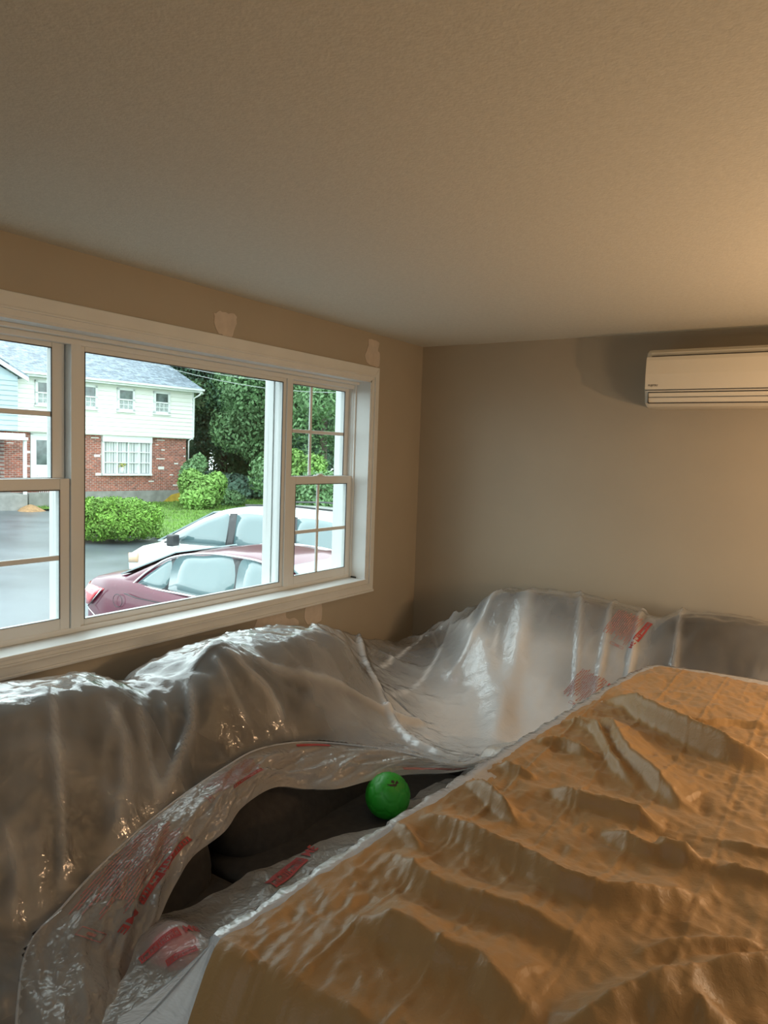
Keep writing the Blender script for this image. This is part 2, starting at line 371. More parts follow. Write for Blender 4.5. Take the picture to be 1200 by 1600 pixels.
# rain drops on the outer face of the panes: small lenses of water (nobody could count them)
def drops():
    V = []; F = []; rnd = random.Random(5)
    def add(y, z, r, x, sq=1.0):
        n = 7; base = len(V); V.append((x - r * .55, y, z))
        for k in range(n):
            a = 2 * math.pi * k / n; V.append((x - r * .32, y + math.cos(a) * r * .7, z + math.sin(a) * r * .7 * sq))
        for k in range(n):
            a = 2 * math.pi * k / n; V.append((x, y + math.cos(a) * r, z + math.sin(a) * r * sq))
        for k in range(n):
            k2 = (k + 1) % n; F.append((base, base + 1 + k, base + 1 + k2)); F.append((base + 1 + k, base + 1 + n + k, base + 1 + n + k2, base + 1 + k2))
    for (g, cnt, low) in ((gpic, 420, 620), (g2, 90, 60), (g3, 160, 420), (g4, 40, 20), (g5, 60, 30)):
        x = g[0] - .0032; H = g[4] - g[3]
        for _ in range(cnt):
            z = g[3] + H * (rnd.random() ** 1.7); add(rnd.uniform(g[1], g[2]), z, rnd.uniform(.0007, .0018), x, rnd.uniform(.9, 1.3))
        for _ in range(low):
            z = g[3] + .16 * abs(rnd.gauss(0, .5)); 
            if z < g[4] - .01: add(rnd.uniform(g[1], g[2]), z, rnd.uniform(.0008, .0026), x, rnd.uniform(1, 1.7))
    me = mesh_np('rain_drops', V, F, True); link('rain_drops', me, M['drop'], win, kind='stuff')
drops()

# ------------------------------------------------------------------ air conditioner
ac = empty('air_conditioner', (1.34, 0, 1.985), 'cream wall-mounted split air conditioner high on the wall just under the ceiling', 'air conditioner')
AL = .86
prof = [(0, .0), (-.12, -.002), (-.165, .004), (-.196, .020), (-.205, .052), (-.213, .075), (-.217, .15), (-.213, .215), (-.200, .252), (-.17, .268), (0, .270)]
b = MB(); n = len(prof)
xs = [0, .006, .022, AL - .022, AL - .006, AL]; sc = [.93, .98, 1, 1, .98, .93]
rings = [[(x, y * k, .135 + (z - .135) * (k * .3 + .7)) for y, z in prof] for x, k in zip(xs, sc)]
V = [v for r_ in rings for v in r_]; F = [(i * n + k, i * n + k + 1, (i + 1) * n + k + 1, (i + 1) * n + k) for i in range(len(xs) - 1) for k in range(n - 1)]
F += [tuple(range(n)), tuple(range((len(xs) - 1) * n + n - 1, (len(xs) - 1) * n - 1, -1))]
b.add(V, F, False); body = b.build('body', M['ac'], ac)
bm = bmesh.new(); bm.from_mesh(body.data); bmesh.ops.recalc_face_normals(bm, faces=bm.faces)
bmesh.ops.bevel(bm, geom=[e for e in bm.edges if e.calc_face_angle(0) > .9], offset=.004, segments=3, affect='EDGES'); bm.to_mesh(body.data); bm.free()
b = MB(); b.grid([[(.006 + (AL - .012) * u, y - .0035, z) for (y, z) in [(-.2135, .080), (-.217, .15), (-.2135, .212), (-.208, .229)]] for u in (0, .01, .99, 1)], False)
fp = b.build('front_panel', M['ac'], ac)
sd = fp.modifiers.new('s', 'SOLIDIFY'); sd.thickness = .005; sd.offset = -1
MB().box((.028, -.2185, .2315), (AL - .028, -.206, .2345)).build('intake_slot', M['ac_dark'], ac)
MB().box((.006, -.2165, .0755), (AL - .006, -.209, .0780)).build('seam', M['ac_dark'], ac)
b = MB(); b.prism([(.022, -.209, .066), (.022, -.2135, .064), (.022, -.207, .030), (.022, -.200, .020), (.022, -.195, .024)], (AL - .044, 0, 0)); lou = b.build('louver', M['ac'], ac)
b = MB(); b.box((.0225, -.2145, .0425), (AL - .023, -.205, .0440)); b.box((.0200, -.2145, .0658), (AL - .02, -.209, .0680)); b.box((.0195, -.2145, .018), (.0215, -.19, .0665)); b.box((.0195, -.2045, .0165), (AL - .02, -.19, .0192)); b.build('louver_gap', M['ac_dark'], ac)
def text_mesh(body, size, ext=0.0, bold=False):
    c = bpy.data.curves.new('t', 'FONT'); c.body = body; c.size = size; c.extrude = ext; c.align_x = 'CENTER'; c.align_y = 'CENTER'; c.resolution_u = 3
    if bold: c.offset = size * .02
    o = bpy.data.objects.new('t', c); COL.objects.link(o); dg = bpy.context.evaluated_depsgraph_get(); me = bpy.data.meshes.new_from_object(o.evaluated_get(dg))
    bpy.data.objects.remove(o); return me
me = text_mesh('FUJITSU', .0125, .0002, True)
lg = link('logo', me, M['ac_logo'], ac); lg.rotation_euler = (R(90), 0, 0); lg.location = (.042, -.2238, .098)

# ================================================================== SOFAS (dark fabric sectional under the sheets)
COLLIDE = []
def puff(name, parent, fn, n=14, e=3.2, material=None, collide=True, crease=None, seed=0):
    """rounded cushion: a super-ellipsoid cube on [-1,1]^3 pushed through fn(u,v,w)->(x,y,z) with u,v,w in 0..1"""
    V = []; F = []; idx = {}
    def vid(p):
        k = tuple(round(c, 5) for c in p)
        if k not in idx: idx[k] = len(V); V.append(k)
        return idx[k]
    for ax in range(3):
        for sg in (-1, 1):
            for i in range(n):
                for j in range(n):
                    q = []
                    for (a, c) in ((i, j), (i + 1, j), (i + 1, j + 1), (i, j + 1)):
                        p = [0, 0, 0]; p[ax] = sg; p[(ax + 1) % 3] = -1 + 2 * a / n; p[(ax + 2) % 3] = -1 + 2 * c / n; q.append(vid(p))
                    F.append(q if sg > 0 else q[::-1])
    P = np.array(V); r = (np.abs(P) ** e).sum(1) ** (1 / e); P = P / r[:, None]
    P = .5 + .5 * P
    wob = .006 * vnoise(P[:, 0] * 4 + P[:, 2] * 3 + 50, P[:, 1] * 5 + 50, seed)
    out = [tuple(Vector(fn(*p)) + Vector((w, 0, w))) for p, w in zip(P, wob)]
    me = mesh_np(name, out, F, True)
    if collide: COLLIDE.append((out, F))
    return link(name, me, material or M['sofa'], parent)
def front_x(z): return .42 + .76 * (.95 - z)       # front slope of the reclined backs

sofaL = empty('sectional_sofa', (.5, -2.6, 0), 'dark sofa under the window, bare cushions showing below the lifted plastic', 'sofa')
sofaR = empty('sectional_sofa', (1.9, -.6, 0), 'dark sofa run along the back wall below the air conditioner, fully under clear plastic', 'sofa')
def off(par, fn): return lambda u, v, w: tuple(a - c for a, c in zip(fn(u, v, w), par.location))
def baseL(u, v, w): return (.10 + 1.05 * u, -4.4 + 3.22 * v, .02 + .30 * w)
puff('sofa_base', sofaL, off(sofaL, baseL), 10, 12, M['sofa_dark'], False)
mods = [(-4.35, -3.16), (-3.14, -2.27), (-2.25, -1.20)]
for k, (ya, yb) in enumerate(mods):
    top = (.975, .975, .950)[k]
    def fb(u, v, w, ya=ya, yb=yb, top=top):
        z = .40 + (top - .40) * w + .025 * math.sin(math.pi * v) * w
        xb = .12 + .02 * (1 - w); y = ya + (yb - ya) * (v + .012 * math.sin(6 * w))
        if u > .5: y += 0
        return (xb + (front_x(min(z, .95)) - xb) * (u * 1.0) + .02 * math.sin(math.pi * v) * u - .01, y, z)
    puff('back_cushion', sofaL, off(sofaL, fb), 18, 5.5, seed=k)
    def fs(u, v, w, ya=ya, yb=yb): return (.55 + .62 * u, ya + (yb - ya) * v, .29 + .17 * w + .012 * math.sin(math.pi * v) * w)
    puff('seat_cushion', sofaL, off(sofaL, fs), 12, 7, seed=k + 5)
def baseR(u, v, w): return (.62 + 2.6 * u, -1.12 + .98 * v, .02 + .30 * w)
puff('sofa_base', sofaR, off(sofaR, baseR), 10, 12, M['sofa_dark'], False)
for k, (xa, xb_, tp) in enumerate([(.58, 1.46, 1.012), (1.47, 2.10, 1.012), (2.11, 3.0, 1.02)]):
    def fb(u, v, w, xa=xa, xb=xb_, tp=tp):
        z = .40 + (tp - .40) * w + .025 * math.sin(math.pi * v) * w
        yb = -.12; yf = -.36 - .55 * (tp - z)
        return (xa + (xb - xa) * v, yb + (yf - yb) * u, z)
    puff('back_cushion', sofaR, off(sofaR, fb), 18, 6.5, seed=k + 10)
    def fs(u, v, w, xa=xa, xb=xb_): return (xa + (xb - xa) * v, -1.12 + .62 * u, .29 + .17 * w + .012 * math.sin(math.pi * v) * w)
    puff('seat_cushion', sofaR, off(sofaR, fs), 12, 7, seed=k + 15)
wedge = empty('corner_seat', (.35, -.62, 0), 'low dark corner seat of the sofa in the room corner under the milky plastic', 'seat')
puff('seat_cushion', wedge, off(wedge, lambda u, v, w: (.10 + .53 * u, -1.17 + 1.05 * v, .29 + .17 * w)), 12, 7)
puff('sofa_base', wedge, off(wedge, lambda u, v, w: (.10 + .50 * u, -1.15 + 1.03 * v, .02 + .28 * w)), 10, 12, M['sofa_dark'], False)
puff('back_cushion', wedge, off(wedge, lambda u, v, w: (.10 + (.20 - .08 * w) * u + .05, -1.12 + .98 * v, .42 + .22 * w)), 12, 5)
puff('back_cushion', wedge, off(wedge, lambda u, v, w: (.30 + .33 * u, -.12 - (.20 - .08 * w) * v, .42 + .22 * w)), 12, 5)

# pillow standing on the sofa between the two backs (its dark peak pushes the plastic up) + soft toys
thp = empty('throw_pillow', (.45, -1.97, .845), 'dark throw pillow propped on the sofa back, a pointed corner pushing up the plastic', 'pillow')
def fpw(u, v, w):
    a, c = 2 * v - 1, 2 * w - 1; k = (1 - a ** 4) * (1 - c ** 4)
    yy = a * .20 * (1 - .10 * c * c); zz = c * .20 * (1 - .10 * a * a); x = (u - .5) * .16 * (k ** .5 + .08)
    ca, sa = math.cos(.72), math.sin(.72); y2, z2 = yy * ca - zz * sa, yy * sa + zz * ca
    return (x + .0 - .45 * z2, y2, z2 * .86 - .02)
puff('pillow_cover', thp, fpw, 14, 5, M['sofa'], False)
COLLIDE.append(([tuple(Vector(v.co) + thp.location) for v in thp.children[0].data.vertices] if False else [tuple(Vector(v.co) + Vector((.45, -1.97, .845))) for v in bpy.data.objects[thp.name].children[0].data.vertices], [tuple(p.vertices) for p in thp.children[0].data.polygons]))

# green ball with moulded panels
def ball(loc, r):
    bm = bmesh.new(); bmesh.ops.create_icosphere(bm, subdivisions=5, radius=1)
    ico = bmesh.new(); bmesh.ops.create_icosphere(ico, subdivisions=1, radius=1)
    P5 = np.array([v.co.normalized() for v in ico.verts]); P6 = np.array([f.calc_center_median().normalized() for f in ico.faces]); ico.free()
    C = np.concatenate([P5, P6]); Wt = np.array([1.035] * len(P5) + [1.0] * len(P6))
    rot = Matrix.Rotation(.9, 3, 'X') @ Matrix.Rotation(.6, 3, 'Z')
    for v in bm.verts:
        d = np.sort((C @ np.array(v.co.normalized())) / Wt)[::-1]; g = d[0] - d[1]
        v.co = (rot @ v.co.normalized()) * r * (1 - .035 * max(0, 1 - g / .018))
    me = bpy.data.meshes.new('ball'); 
    for f in bm.faces: f.smooth = True
    bm.to_mesh(me); bm.free()
    o = link('ball', me, mat('green_rubber', (.02, .30, .02), .45), None, 'bright green toy ball wedged on the seat below the plastic hem', 'ball', loc=loc)
    # dark printed panel near its top right
    b = MB(); n = Vector((.42, -.30, .86)).normalized(); a = n.cross(Vector((0, 0, 1))).normalized(); c = n.cross(a)
    pts = []
    for k in range(5):
        t = 2 * math.pi * k / 5 + .3; pts.append((n + a * math.cos(t) * .30 + c * math.sin(t) * .30).normalized() * r * 1.004)
    cen = n * r * 1.012; V = [cen] + pts; b.add(V, [(0, 1 + k, 1 + (k + 1) % 5) for k in range(5)], True)
    b.build('dark_panel', mat('dark_print', (.03, .012, .012), .5), o)
ball(on_z(606, 1243, .545), .078)
pink = mat('pink_plush', (.75, .08, .14), .9, bump=(200, .6, .004))
def blob(name, loc, s, label, material, cat='toy'):
    e_ = empty(name, loc, label, cat)
    def f(u, v, w): return ((u - .5) * s[0], (v - .5) * s[1], (w - .5) * s[2] * (1 + .1 * math.sin(7 * u)))
    puff('plush_body', e_, f, 10, 2.4, material, False)
    return e_
pk = on_z(272, 1482, .49); pk.z = .487
blob('plush_toy', pk, (.12, .10, .07), 'small pink plush toy under the plastic at the near end of the seat', pink)
pk2 = on_z(752, 1075, .52)
blob('cushion', pk2, (.34, .26, .14), 'faded pink cushion blurred behind milky plastic in the middle of the sofa', mat('faded_pink', (.62, .30, .33), .9), 'cushion')
COLLIDE.append(([(pk2.x + .15 * c * math.cos(t), pk2.y + .12 * c * math.sin(t), .47 + .11 * (1 - c * c) ** .5) for c in (.2, .6, 1) for t in np.linspace(0, 6.28, 12)], [(i * 12 + j, i * 12 + j + 1, i * 12 + 12 + j + 1, i * 12 + 12 + j) for i in range(2) for j in range(11)]))

# ================================================================== PLASTIC SHEET over both sofas
M['film'] = film('clear_plastic', (.97, .985, .99), .93, .30, .15, [(9, .25, .02, 'n'), (34, .25, .010, 'n')], spec=1.8, haze=True)
M['film_thick'] = film('folded_plastic', (.95, .96, .96), .40, .55, .22, [(9, .35, .03, 'n'), (34, .3, .010, 'vor')], spec=1.4, milk=(.84, .77, .70))
M['film_seat'] = film('seat_plastic', (.95, .95, .94), .52, .5, .25, [(9, .35, .02, 'n'), (40, .25, .008, 'vor')], spec=1.2, milk=(.80, .75, .68))
M['film_white'] = film('white_plastic', (.93, .95, .97), .18, .55, .2, [(14, .3, .02, 'n'), (50, .2, .006, 'n')], spec=1.6, milk=(.86, .88, .92))
M['ink'] = mat('red_ink', (.36, .045, .04), .6); M['ink_pale'] = mat('pale_ink', (.40, .17, .15), .6)

def bvh_all():
    V = []; F = []
    for (v, f) in COLLIDE:
        o = len(V); V += [tuple(p) for p in v]; F += [tuple(i + o for i in q) for q in f]
    return BVHTree.FromPolygons(V, F)
# parts of sofas were stored in local space: shift them
def world_collide():
    out = []
    for o in list(COL.objects):
        if o.type == 'MESH' and o.parent and o.parent.name.split('.')[0] in ('sectional_sofa', 'corner_seat', 'throw_pillow') and o.name.startswith(('back_', 'seat_', 'pillow')):
            L = o.parent.location; out.append(([tuple(v.co + L) for v in o.data.vertices], [tuple(p.vertices) for p in o.data.polygons]))
    return out
COLLIDE = world_collide() + COLLIDE[-1:]
TREE = bvh_all()

def rest(px, offs=.03, zmin=.475):
    """pixel -> where its sight line meets the sloping sofa backs (plus a gap), in metres"""
    d = ray(*px); lo, hi = .2, 8
    for _ in range(60):
        t = (lo + hi) / 2; p = CAM + d * t
        inside = p.x < front_x(p.z) + offs
        if inside or p.z < zmin: hi = t
        else: lo = t
    return CAM + d * lo
C1 = [rest((20, 1680), .02)] + [rest(p, .02) for p in ((40, 1490), (95, 1420), (160, 1350), (225, 1290), (290, 1240), (350, 1200), (400, 1172))]
C1 += [on_z(460, 1160, .70), on_z(522, 1161, .675), on_z(610, 1172, .655), on_z(665, 1184, .645), on_z(720, 1196, .64), on_z(800, 1170, .64)]
C1 = smoothline(C1, 6)
# --- heightfield grid
GX0, GX1, GY0, GY1, DX = .02, 3.0, -3.7, -.02, .0112
nx = int((GX1 - GX0) / DX) + 1; ny = int((GY1 - GY0) / DX) + 1
gx = np.linspace(GX0, GX1, nx); gy = np.linspace(GY0, GY1, ny); XX, YY = np.meshgrid(gx, gy, indexing='ij')
OBS = np.full(XX.shape, .30)
for i in range(nx):
    for j in range(ny):
        h = TREE.ray_cast(Vector((gx[i], gy[j], 2)), Vector((0, 0, -1)))
        if h[0] is not None: OBS[i, j] = h[0].z
OBS += .015
def taut(P, w):   # the film is pulled straight between high points
    global OBS
    d_, t_2 = polydist(XX, YY, [p[:2] for p in P]); zz = np.interp(t_2, np.concatenate([[0], np.cumsum(np.hypot(*np.diff(np.array(P)[:, :2], axis=0).T))]) / np.hypot(*np.diff(np.array(P)[:, :2], axis=0).T).sum(), [p[2] for p in P])
    OBS = np.where(np.abs(d_) < w, np.maximum(OBS, zz), OBS)
taut([(.20, -1.22, .945), (.16, -.80, .80), (.10, -.30, .66)], .012)
taut([(.10, -.30, .66), (.35, -.20, .80), (.60, -.16, .985)], .012)
sd_, tt_ = polydist(XX, YY, [(p.x, p.y) for p in C1])
zc = np.interp(tt_, np.linspace(0, 1, len(C1)), [p.z for p in C1])
# right side of the line (toward the room middle) is uncovered
cover = sd_ > -.004 if True else None
import_sign = polydist(np.array([.2]), np.array([-2.5]), [(p.x, p.y) for p in C1])[0][0]
cover = (sd_ * np.sign(import_sign)) > 0
cover |= (YY > -1.30) & (XX > 1.0) & (YY > -1.30)
near = np.abs(sd_) < DX * 1.1
near &= ~((XX > 1.35))
Z = OBS.copy() + .10
wall_edge = (XX <= GX0 + DX * 1.5)
for it in range(1400):
    A = Z.copy(); A[1:-1, 1:-1] = .25 * (Z[2:, 1:-1] + Z[:-2, 1:-1] + Z[1:-1, 2:] + Z[1:-1, :-2])
    A[:, 0] = A[:, 1]; A[-1, :] = A[-2, :]; A[0, :] = A[1, :]; A[:, -1] = A[:, -2]
    A -= .00006
    Z = np.maximum(A, OBS)
    Z[0, :] = np.maximum(OBS[0, :], .56); Z[:, -1] = np.maximum(OBS[:, -1], .52)
    Z[near] = np.maximum(zc[near], OBS[near])
loose = np.clip((Z - OBS) / .05, 0, 1)
# creases: cloth pulled from point to point, read off the photograph (world xy of pixels at their height)
def fold(px, amp, w, z=.6, w2=None, fn=None):
    P = [(fn(p) if fn else on_z(p[0], p[1], z)) for p in px]; P = smoothline([(p.x, p.y, 0) for p in P], 5)
    d, t = polydist(XX, YY, [(p.x, p.y) for p in P]); w2 = w2 or w
    return amp * np.where(d > 0, np.exp(-(d / w) ** 2), np.exp(-(d / w2) ** 2)) * np.clip(np.minimum(t, 1 - t) * 6 + .15, 0, 1)
rb = lambda p: rest(p, .0, .3)
ZF = np.zeros_like(Z)
for px, a_, w_ in ([((75, 1075), (84, 1130), (92, 1230), (98, 1330), (95, 1440)), .030, .012], [((150, 1075), (192, 1150), (196, 1230), (180, 1330)), .028, .022], [((215, 1085), (228, 1170), (250, 1260)), .020, .012],
                   [((290, 1040), (300, 1120), (275, 1200), (235, 1280)), .035, .014], [((345, 1022), (385, 1070), (425, 1110), (447, 1160)), .034, .012], [((330, 1030), (365, 1110), (400, 1160)), .022, .012],
                   [((360, 1040), (450, 1060), (530, 1085), (600, 1130), (680, 1160)), .030, .014], [((0, 1190), (60, 1180), (120, 1200)), .012, .02], [((5, 1300), (25, 1400), (10, 1460)), .02, .012], [((190, 1100), (165, 1180), (170, 1290)), .016, .01], [((255, 1060), (262, 1150), (230, 1250)), .018, .011]):
    ZF += fold(px, a_ * .75, w_ * 1.15, fn=rb)
for px, a_, w_, z_ in ([((700, 1028), (780, 1005), (860, 985), (950, 965)), .025, .018, .75], [((830, 1018), (880, 1000), (930, 985)), .022, .014, .70], [((545, 1000), (580, 1080), (640, 1140), (740, 1175)), .03, .018, .66],
                       [((600, 1010), (700, 1030), (800, 1010), (905, 1000)), .022, .02, .62], [((905, 935), (903, 1010), (898, 1060)), .022, .012, .80], [((1045, 960), (1000, 1010), (960, 1070)), .03, .012, .85], [((1010, 955), (960, 1010), (925, 1065)), .022, .012, .80],
                       [((1075, 970), (1055, 1020), (1030, 1060)), .025, .012, .9], [((760, 940), (720, 980), (690, 1010)), .02, .015, .75], [((660, 1010), (760, 1080), (770, 1150)), .03, .05, .60], [((860, 1020), (800, 1090), (780, 1150)), .028, .05, .58]):
    ZF += fold(px, a_, w_, z=z_)
cr1 = ridged(XX * 4.2, YY * 4.2, 3, 4, .55); cr2 = ridged(XX * 15 + YY * 5, YY * 13, 9, 3, .55) + 1.3 * np.clip((.50 - XX) / .12, 0, 1) * ridged(XX * 11, YY * 9, 31, 3, .6)
HZN = np.exp(-(((XX - .95) / .50) ** 2 + ((YY + .95) / .55) ** 2))
Z += ZF * (.45 + .55 * loose) + np.maximum(cr1, -.4) * (.0055 + .004 * loose) * (1 - .6 * HZN) + np.maximum(cr2, -.6) * .0030 * (1 - .75 * HZN)
Z = np.maximum(Z, OBS - .004)
Z = np.where(near & ~wall_edge, np.maximum(zc, OBS), Z)
idx = -np.ones(XX.shape, int); V = []; F = []
cov = cover | near
cov &= ~((XX > 1.42) & (YY < -1.32)) & ~((XX > 1.2) & (YY < -1.75))
for i in range(nx):
    for j in range(ny):
        if cov[i, j]: idx[i, j] = len(V); V.append((XX[i, j], YY[i, j], Z[i, j]))
for i in range(nx - 1):
    for j in range(ny - 1):
        q = (idx[i, j], idx[i + 1, j], idx[i + 1, j + 1], idx[i, j + 1])
        if min(q) >= 0: F.append(q)
LAY = np.clip(np.exp(-(((XX - .95) / .50) ** 2 + ((YY + .95) / .55) ** 2)) * 1.25 + .12 * vnoise(XX * 5 + 9, YY * 5 + 9, 77), 0, 1) * (.45 + .55 * loose)
LAY = np.clip(LAY + np.clip(ZF / .034, 0, 1) ** 1.3 * .42 + .10 * np.clip(cr1, 0, 1), 0, 1)
sheet = link('plastic_sheet', mesh_np('plastic_sheet', V, F, True), M['film'], None, 'large clear crinkled plastic sheet draped over both dark sofas', 'plastic sheet')

for px in (((585, 1075), (650, 1025)), ((600, 1110), (690, 1045)), ((722, 1135), (775, 1060)), ((640, 1035), (705, 1000)), ((560, 1042), (622, 1003)), ((762, 1150), (805, 1098)), ((548, 1020), (600, 985)), ((690, 1000), (712, 968)), ((610, 1150), (640, 1120)), ((700, 1165), (735, 1120))):
    LAY = np.clip(LAY + fold(px, .9, .008, z=.62), 0, 1)   # packing creases: sharp cloudy lines
_a = sheet.data.attributes.new('layers', 'FLOAT', 'POINT'); _a.data.foreach_set('value', LAY[idx >= 0].astype(np.float32))
# --- thick folded hem hanging from the sheet's free edge
C2 = [rest(p, .07) for p in ((150, 1640), (168, 1590), (185, 1560), (200, 1515), (225, 1475), (250, 1435), (270, 1390), (300, 1340), (350, 1300), (380, 1260), (430, 1230))]
C2 += [on_z(480, 1233, .60), on_z(530, 1232, .60), on_z(585, 1218, .60), on_z(640, 1210, .60), on_z(720, 1205, .61), on_z(800, 1180, .62)]
C2 = smoothline(C2, 6)
def resample(P, n):
    P = [Vector(p) for p in P]; L = [0]
    for a, c in zip(P, P[1:]): L.append(L[-1] + (c - a).length)
    out = []
    for k in range(n):
        t = L[-1] * k / (n - 1); i = max(0, min(len(L) - 2, int(np.searchsorted(L, t)) - 1)); u = (t - L[i]) / max(1e-9, L[i + 1] - L[i]); out.append(P[i].lerp(P[i + 1], min(1, max(0, u))))
    return out
nA, nB = 240, 34
A1, A2 = resample(C1, nA), resample(C2, nA)
uu, vv = np.meshgrid(np.linspace(0, 1, nA), np.linspace(0, 1, nB), indexing='ij')
wr = ridged(uu * 16 + vv * 3, vv * 2.2 + uu * 4, 21, 4, .55) * .010 + ridged(uu * 5, vv * 1.6, 25, 2) * .012
def hem_point(i, j, back=0.0):
    t = vv[i, j]; p = A1[i].lerp(A2[i], t); n_ = Vector((.80, -.25, .54)).normalized()
    e = math.sin(math.pi * t); w = wr[i, j] * (.25 + e)
    return p + n_ * (w + .028 * e) - n_ * back * (.012 + .02 * e)
b = MB(); b.grid([[hem_point(i, j) for j in range(nB)] for i in range(nA)])
hem = b.build('folded_hem', M['film_thick'], sheet)
b = MB(); b.grid([[hem_point(i, j, 1.0) for j in range(nB)] for i in range(nA)]); b.build('folded_hem', M['film'], sheet)
for C_ in (C1,):
    MB().tube(resample(C_, 160), .0035, 6).build('hem_fold', M['film_white'], sheet)

# print on the hem and on the sheet: red box, ME, lines of small print, outlined bar (flat ink on the film)
def frame_from(origin, ux, uy): return origin, ux, uy
def decal(parent, place, quads, material, name):
    """quads: list of (x0,y0,x1,y1) in print units; place(x,y)->Vector on the film"""
    b = MB()
    for (x0, y0, x1, y1) in quads:
        n1 = max(1, int(abs(x1 - x0) / .02)); n2 = max(1, int(abs(y1 - y0) / .02))
        b.grid([[place(x0 + (x1 - x0) * i / n1, y0 + (y1 - y0) * j / n2) for j in range(n2 + 1)] for i in range(n1 + 1)], False)
    return b.build(name, material, parent)
def decal_text(parent, place, body, size, cx, cy, material, name, mirror=False):
    me = text_mesh(body, size, 0, True); bm = bmesh.new(); bm.from_mesh(me)
    bmesh.ops.triangulate(bm, faces=bm.faces); bmesh.ops.subdivide_edges(bm, edges=[e for e in bm.edges if e.calc_length() > .02], cuts=2)
    for v in bm.verts:
        v.co = place(cx + (-v.co.x if mirror else v.co.x), cy + v.co.y)
    bm.to_mesh(me); bm.free(); return link(name, me, material, parent)
def print_block(parent, place, mirror=False, seed=0, me_text=True, small=True):
    rnd = random.Random(seed)
    # red banner with knocked-out strokes
    q = [(0, .0, .30, .012), (0, .058, .30, .070), (0, .012, .012, .058), (.288, .012, .30, .058)]
    x = .018
    while x < .28:
        w = rnd.choice((.006, .010, .014)); q.append((x, .012, min(x + w, .286), .058 if rnd.random() < .4 else .030)); q.append((x, .045, min(x + w + .004, .286), .058)); x += w + .006
    decal(parent, place, q, M['ink'], 'red_banner')
    if me_text: decal_text(parent, place, 'ME', .075, .375, .035, M['ink'], 'large_lettering', mirror)
    if small:
        q = []
        for k in range(15):
            y = -.04 - k * .022; x = rnd.uniform(-.02, .03); xe = rnd.uniform(.30, .42)
            while x < xe:
                w = rnd.uniform(.012, .04); q.append((x, y, min(x + w, xe), y + rnd.choice((.006, .009, .011)))); x += w + .004
        decal(parent, place, q, M['ink_pale'], 'small_print')
        decal(parent, place, [(.44, -.20, .444, -.04), (.470, -.20, .474, -.04), (.44, -.204, .474, -.20), (.44, -.04, .474, -.036), (.452, -.15, .462, -.09)], M['ink_pale'], 'outlined_bar')
TR2 = BVHTree.FromPolygons(V, F)
def place_on(tree, o, ax, ay, lift=.002):
    o, ax, ay = Vector(o), Vector(ax), Vector(ay); nn = ax.cross(ay).normalized(); nn = nn if nn.dot(CAM - o) > 0 else -nn
    ay = (ay - ax * (ay.dot(ax) / ax.dot(ax))).normalized() * ax.length
    def f(x, y):
        p = o + ax * x + ay * y; h = tree.ray_cast(p + nn * .12, -nn, .24)
        return (h[0] if h[0] is not None else p) + nn * lift
    return f
def pix_axes(p0, p1, p2, z0, z1, z2, L1, L2):
    a, c, d = on_z(*p0, z0), on_z(*p1, z1), on_z(*p2, z2); return a, (c - a) / L1, (d - a) / L2
def cast(px):
    h = TR2.ray_cast(CAM, ray(*px).normalized()); return h[0] if h[0] is not None else on_z(*px, .6)
def block_px(p0, p1, p2, L1, L2, n_=(0, 0, 1), tree=TR2):
    a = cast(p0); n_ = Vector(n_)   # the print lies in the film's local plane
    c, d = (CAM + ray(*q) * ((a - CAM).dot(n_) / ray(*q).dot(n_)) for q in (p1, p2)); return place_on(tree, a, (c - a) / L1, (d - a) / L2)
# block on the right sofa's front (banner near (1010,975)) and a second one lower down near (910,1080)
print_block(sheet, block_px((1012, 972), (992, 1004), (982, 962), .30, -.13, (-.1, -.80, .60)), True, 3)
print_block(sheet, block_px((952, 1068), (926, 1096), (900, 1050), .30, -.16, (-.1, -.6, .8)), True, 4)
HT = BVHTree.FromObject(hem, bpy.context.evaluated_depsgraph_get())
def hem_place(u0, v0, du, dv, lift=.003):
    def f(x, y):
        u = min(.998, max(.002, u0 + x * du)); v = min(.99, max(.01, v0 + y * dv)); a = u * (nA - 1); c = v * (nB - 1); i, j = int(a), int(c)
        p00, p10, p01, p11 = hem_point(i, j), hem_point(min(i + 1, nA - 1), j), hem_point(i, min(j + 1, nB - 1)), hem_point(min(i + 1, nA - 1), min(j + 1, nB - 1))
        fu, fv = a - i, c - j; p = p00.lerp(p10, fu).lerp(p01.lerp(p11, fu), fv)
        return p + Vector((.80, -.25, .54)).normalized() * lift
    return f
print_block(sheet, hem_place(.315, .62, -.36, 1.6), False, 8)
print_block(sheet, hem_place(.50, .45, -.25, 1.0), False, 9, me_text=False)
decal(sheet, hem_place(.60, .05, .6, 1.0), [(0, 0, .10, .05)], M['ink'], 'red_banner')
decal(sheet, hem_place(.76, .75, .6, 1.0), [(0, 0, .20, .10)], M['ink_pale'], 'red_banner')

